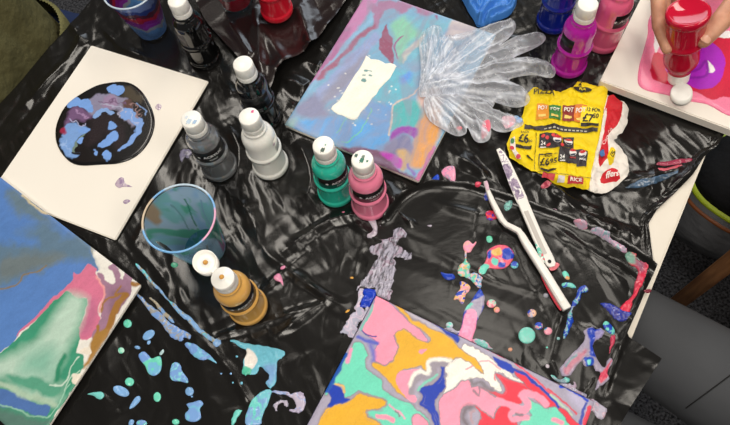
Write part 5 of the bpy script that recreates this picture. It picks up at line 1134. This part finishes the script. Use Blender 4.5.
# ------------------------------------------------------------------ seated people
def fabric(n, c, s=260): m = mat(n, c, .92, .15); add_bump(m, s, .5, .002, 2); add_bump(m, 14, .6, .03, 3); return m
def sitter(label, c, face, top, trous, hair, hip_z=.50, thigh_r=.082, lap=True, ribs=False, hips=.09, lean=0.0, shoe=(40, 40, 44), knee_z=.52, tw=1.0):
    a = math.radians(face); d = Vector((math.cos(a), math.sin(a), 0)); s = Vector((-d.y, d.x, 0)); c = Vector((c[0], c[1], 0)); up = Vector((0, 0, 1))
    t = thing('person', label, 'person', (c.x, c.y, 0))
    L = lambda f, l, z_: tuple(c+d*f+s*l+up*z_)
    ln = lambda z_: lean*(z_-hip_z)
    body = []
    for l in (-.09*tw, 0, .09*tw):
        body += [(L(.0, l, hip_z+.06), .115, L(ln(.8), l*1.0, .80), .110), (L(ln(.8), l, .80), .110, L(ln(1.0), l*1.15, 1.0), .095)]
    for sg in (-1, 1):
        sh = L(ln(1.03), sg*.17*tw, 1.02); el = L(-.09+ln(.8), sg*.22*tw, .76); wr = L(-.12, sg*.21*tw, .56)
        body += [(L(ln(1.0), 0, 1.04), .065, sh, .062), (sh, .060, el, .050), (el, .049, wr, .040)]
    capsules(body, .011, 'sweater', top, t, 5)
    leg = []
    for sg in (-1, 1):
        hp = L(.02, sg*hips, hip_z); kn = L(.45, sg*(hips+.01), knee_z); an = L(.43, sg*(hips+.01), .09)
        leg += [(hp, thigh_r+.012, kn, thigh_r*.80), (kn, .060, an, .048), (L(-.03, 0, hip_z+.02), .11, hp, .10)]
        keep(capsules([(L(.40, sg*(hips+.01), .042), .040, L(.55, sg*(hips+.015), .036), .034), (L(.42, sg*(hips+.01), .08), .036, L(.45, sg*(hips+.01), .05), .038)], .006, 'shoe', mat('shoe', shoe, .6)), t)
    capsules(leg, .010, 'trousers', trous, t, 5)
    for sg in (-1, 1):      # hands hanging at the sides
        w_ = Vector(L(-.12, sg*.21*tw, .54)); hs = [(tuple(w_), .024, tuple(w_-up*.07), .022)]
        for k in range(4): b = w_-up*.075+d*(k-1.5)*.017; hs.append((tuple(b), .0095, tuple(b-up*(.06-.006*abs(k-1))-s*sg*.018), .0075))
        hs.append((tuple(w_-up*.02+d*.02), .013, tuple(w_-up*.065+d*.045-s*sg*.02), .0095))
        capsules(hs, .0035, 'hand', M['skin'], t, 3)
    hx = ln(1.2)+.02
    head = [(L(ln(1.06), 0, 1.05), .056, L(hx, 0, 1.18), .052), (L(hx+.01, 0, 1.27), .082, L(hx, 0, 1.31), .088), (L(hx+.045, 0, 1.22), .052, L(hx+.03, 0, 1.28), .07), (L(hx+.095, 0, 1.285), .010, L(hx+.112, 0, 1.255), .014)]
    for sg in (-1, 1): head.append((L(hx, sg*.083, 1.29), .014, L(hx-.005, sg*.086, 1.26), .010))
    hd = capsules(head, .006, 'head', M['skin'], t, 4)
    for sg in (-1, 1): V, F = lathe([(.0002, -.012), (.0085, -.0085), (.012, 0), (.0085, .0085), (.0002, .012)], 14); q = L(hx+.082, sg*.032, 1.287); keep(new_mesh('eye', [(x+q[0], y+q[1], z_+q[2]) for x, y, z_ in V], F, mat('eye', (50, 40, 34), .2)), t)
    capsules([(L(hx+.093, -.022, 1.222), .006, L(hx+.093, .022, 1.222), .006)], .003, 'mouth', mat('lips', (160, 84, 80), .5), t, 1)
    capsules([(L(hx-.02, 0, 1.29), .096, L(hx-.005, 0, 1.325), .094), (L(hx-.05, 0, 1.22), .07, L(hx-.03, 0, 1.30), .09)], .008, 'hair', mat('hair', hair, .6), t, 3)
    return t, L
M['olive'] = fabric('olive_knit', (92, 88, 58)); M['navy'] = fabric('navy_denim', (34, 46, 78)); M['charcoal'] = mat('charcoal_trousers', (78, 80, 84), .75, .25); add_bump(M['charcoal'], 9, .35, .02, 2); M['black_top'] = fabric('black_top', (30, 30, 32))
pl, Lp = sitter('person in olive sweatshirt and navy trousers seated at the left corner', (-.692, .943), -20, M['olive'], M['navy'], (60, 44, 34), lean=-.12, tw=.88, hips=.155)
# ribbed waistband of the sweatshirt
M['rib'] = fabric('olive_rib_lit', (112, 108, 70)); nt = M['rib'].node_tree  # lighter than the knit: light falling on the hem is in its colour
V = []; F = []; nA = 400; rows = [(.555, 1.00), (.56, 1.03), (.60, 1.035), (.632, 1.03), (.637, .99)]
for i in range(nA):
    a = 2*math.pi*i/nA; rx, ry = .130, .196; rb_ = 1+.006*math.cos(i/nA*2*math.pi*100)
    e = 2/2.6; cx_ = math.copysign(abs(math.cos(a))**e, math.cos(a)); sy_ = math.copysign(abs(math.sin(a))**e, math.sin(a))
    for z_, k in rows: V.append(Lp(.0+rx*cx_*k*rb_, ry*sy_*k*rb_, z_))
for i in range(nA):
    for k in range(4): F.append((i*5+k, ((i+1) % nA)*5+k, ((i+1) % nA)*5+k+1, i*5+k+1))
keep(new_mesh('waistband', V, F, M['rib']), pl)
pr_, Lr = sitter('person in dark charcoal trousers seated at the lower right corner', (.562, -.112), 134.5, M['black_top'], M['charcoal'], (40, 32, 28), hip_z=.515, thigh_r=.086, hips=-.098 if False else .098, lean=-.15, knee_z=.525)
# trouser seam line on the near thigh
def seam(pts, parent, r=.0012):
    V = []; F = []
    for i, p in enumerate(pts):
        p = Vector(p); dd_ = (Vector(pts[min(i+1, len(pts)-1)])-Vector(pts[max(i-1, 0)])).normalized(); s_ = dd_.cross(Vector((0, 0, 1))).normalized(); u_ = s_.cross(dd_)
        for k in range(6): b = 2*math.pi*k/6; V.append(p+s_*r*math.cos(b)+u_*r*math.sin(b))
    for i in range(len(pts)-1):
        for k in range(6): F.append((i*6+k, i*6+(k+1) % 6, (i+1)*6+(k+1) % 6, (i+1)*6+k))
    return keep(new_mesh('seam', [tuple(v) for v in V], F, mat('seam', (26, 26, 28), .9)), parent)

from mathutils.bvhtree import BVHTree
tro = [o for o in pr_.children if o.name.startswith('trousers')][0]
bv = BVHTree.FromPolygons([tuple(v.co) for v in tro.data.vertices], [tuple(p.vertices) for p in tro.data.polygons])
sp = []
for k in range(13):
    p3 = P(686+50*k/12, 408-37*k/12, -.2); o3 = Vector((0, 0, TZ+HC)); hit = bv.ray_cast(o3, (Vector(p3)-o3).normalized())
    if hit[0]: sp.append(tuple(hit[0]+hit[1]*.0004))
if len(sp) > 3: seam(sp, pr_, .0011)

# ------------------------------------------------------------------ wooden chair and bag on the right
ch = thing('wooden_chair', 'brown wooden chair with a slim square leg on the carpet', 'chair', (.95, .22, 0))
u = Vector((.9, .436, 0)); v = Vector((.436, -.9, 0)); o0 = Vector((.724, .324, 0))
for i in (0, 1):
    for j in (0, 1):
        q = o0+u*.40*i+v*.40*j; h = .445 if not i else .86
        box('leg', (q.x, q.y, h/2), (.036, .036, h), M['wood'], ch, (tuple(u), tuple(-v), (0, 0, 1)), .004)
q = o0+u*.20+v*.20; box('seat', (q.x, q.y, .455), (.46, .44, .022), M['wood'], ch, (tuple(u), tuple(-v), (0, 0, 1)), .008)
for k in range(3): q = o0+u*.40+v*.20; box('back_slat', (q.x, q.y, .60+k*.10), (.018, .38, .05), M['wood'], ch, (tuple(u), tuple(-v), (0, 0, 1)), .004)
for j in (0, 1): q = o0+u*.20+v*.40*j; box('rail', (q.x, q.y, .415), (.37, .020, .05), M['wood'], ch, (tuple(u), tuple(-v), (0, 0, 1)), .003)
bq = P(754, 172, -.50)
bag = thing('rucksack', 'dark grey bag with lime piping on the floor by the table edge', 'bag', (bq[0], bq[1], 0))
def squash(prof, sx, sy, rot):
    V, F = lathe(prof, 48); W = []
    for x, y, z_ in V:
        r = math.hypot(x, y)+1e-9; c_, s_ = x/r, y/r; e = .75
        X = math.copysign(abs(c_)**e, c_)*r*sx; Y = math.copysign(abs(s_)**e, s_)*r*sy
        W.append((X*math.cos(rot)-Y*math.sin(rot), X*math.sin(rot)+Y*math.cos(rot), z_))
    return W, F
M['bag_grey'] = fabric('bag_grey', (120, 122, 126)); M['bag_black'] = fabric('bag_black', (26, 26, 28))
V, F = squash([(.11, 0), (.125, .01), (.132, .06), (.130, .16), (.120, .205)], 1.0, .95, .6); new_mesh('body', V, F, M['bag_grey'], bag)
V, F = squash([(.119, .203), (.110, .232), (.085, .252), (.04, .262), (.001, .264)], 1.0, .95, .6); new_mesh('lid', V, F, M['bag_black'], bag)
V, F = squash([(.121, .196), (.126, .200), (.126, .206), (.119, .210)], 1.0, .95, .6); new_mesh('piping', V, F, mat('lime', (176, 196, 40), .5), bag)
V, F = squash([(.129, .168), (.1325, .171), (.132, .175), (.128, .178)], 1.0, .95, .6); new_mesh('zip', V, F, mat('orange_zip', (150, 84, 40), .5), bag)
bpy.context.view_layer.update()
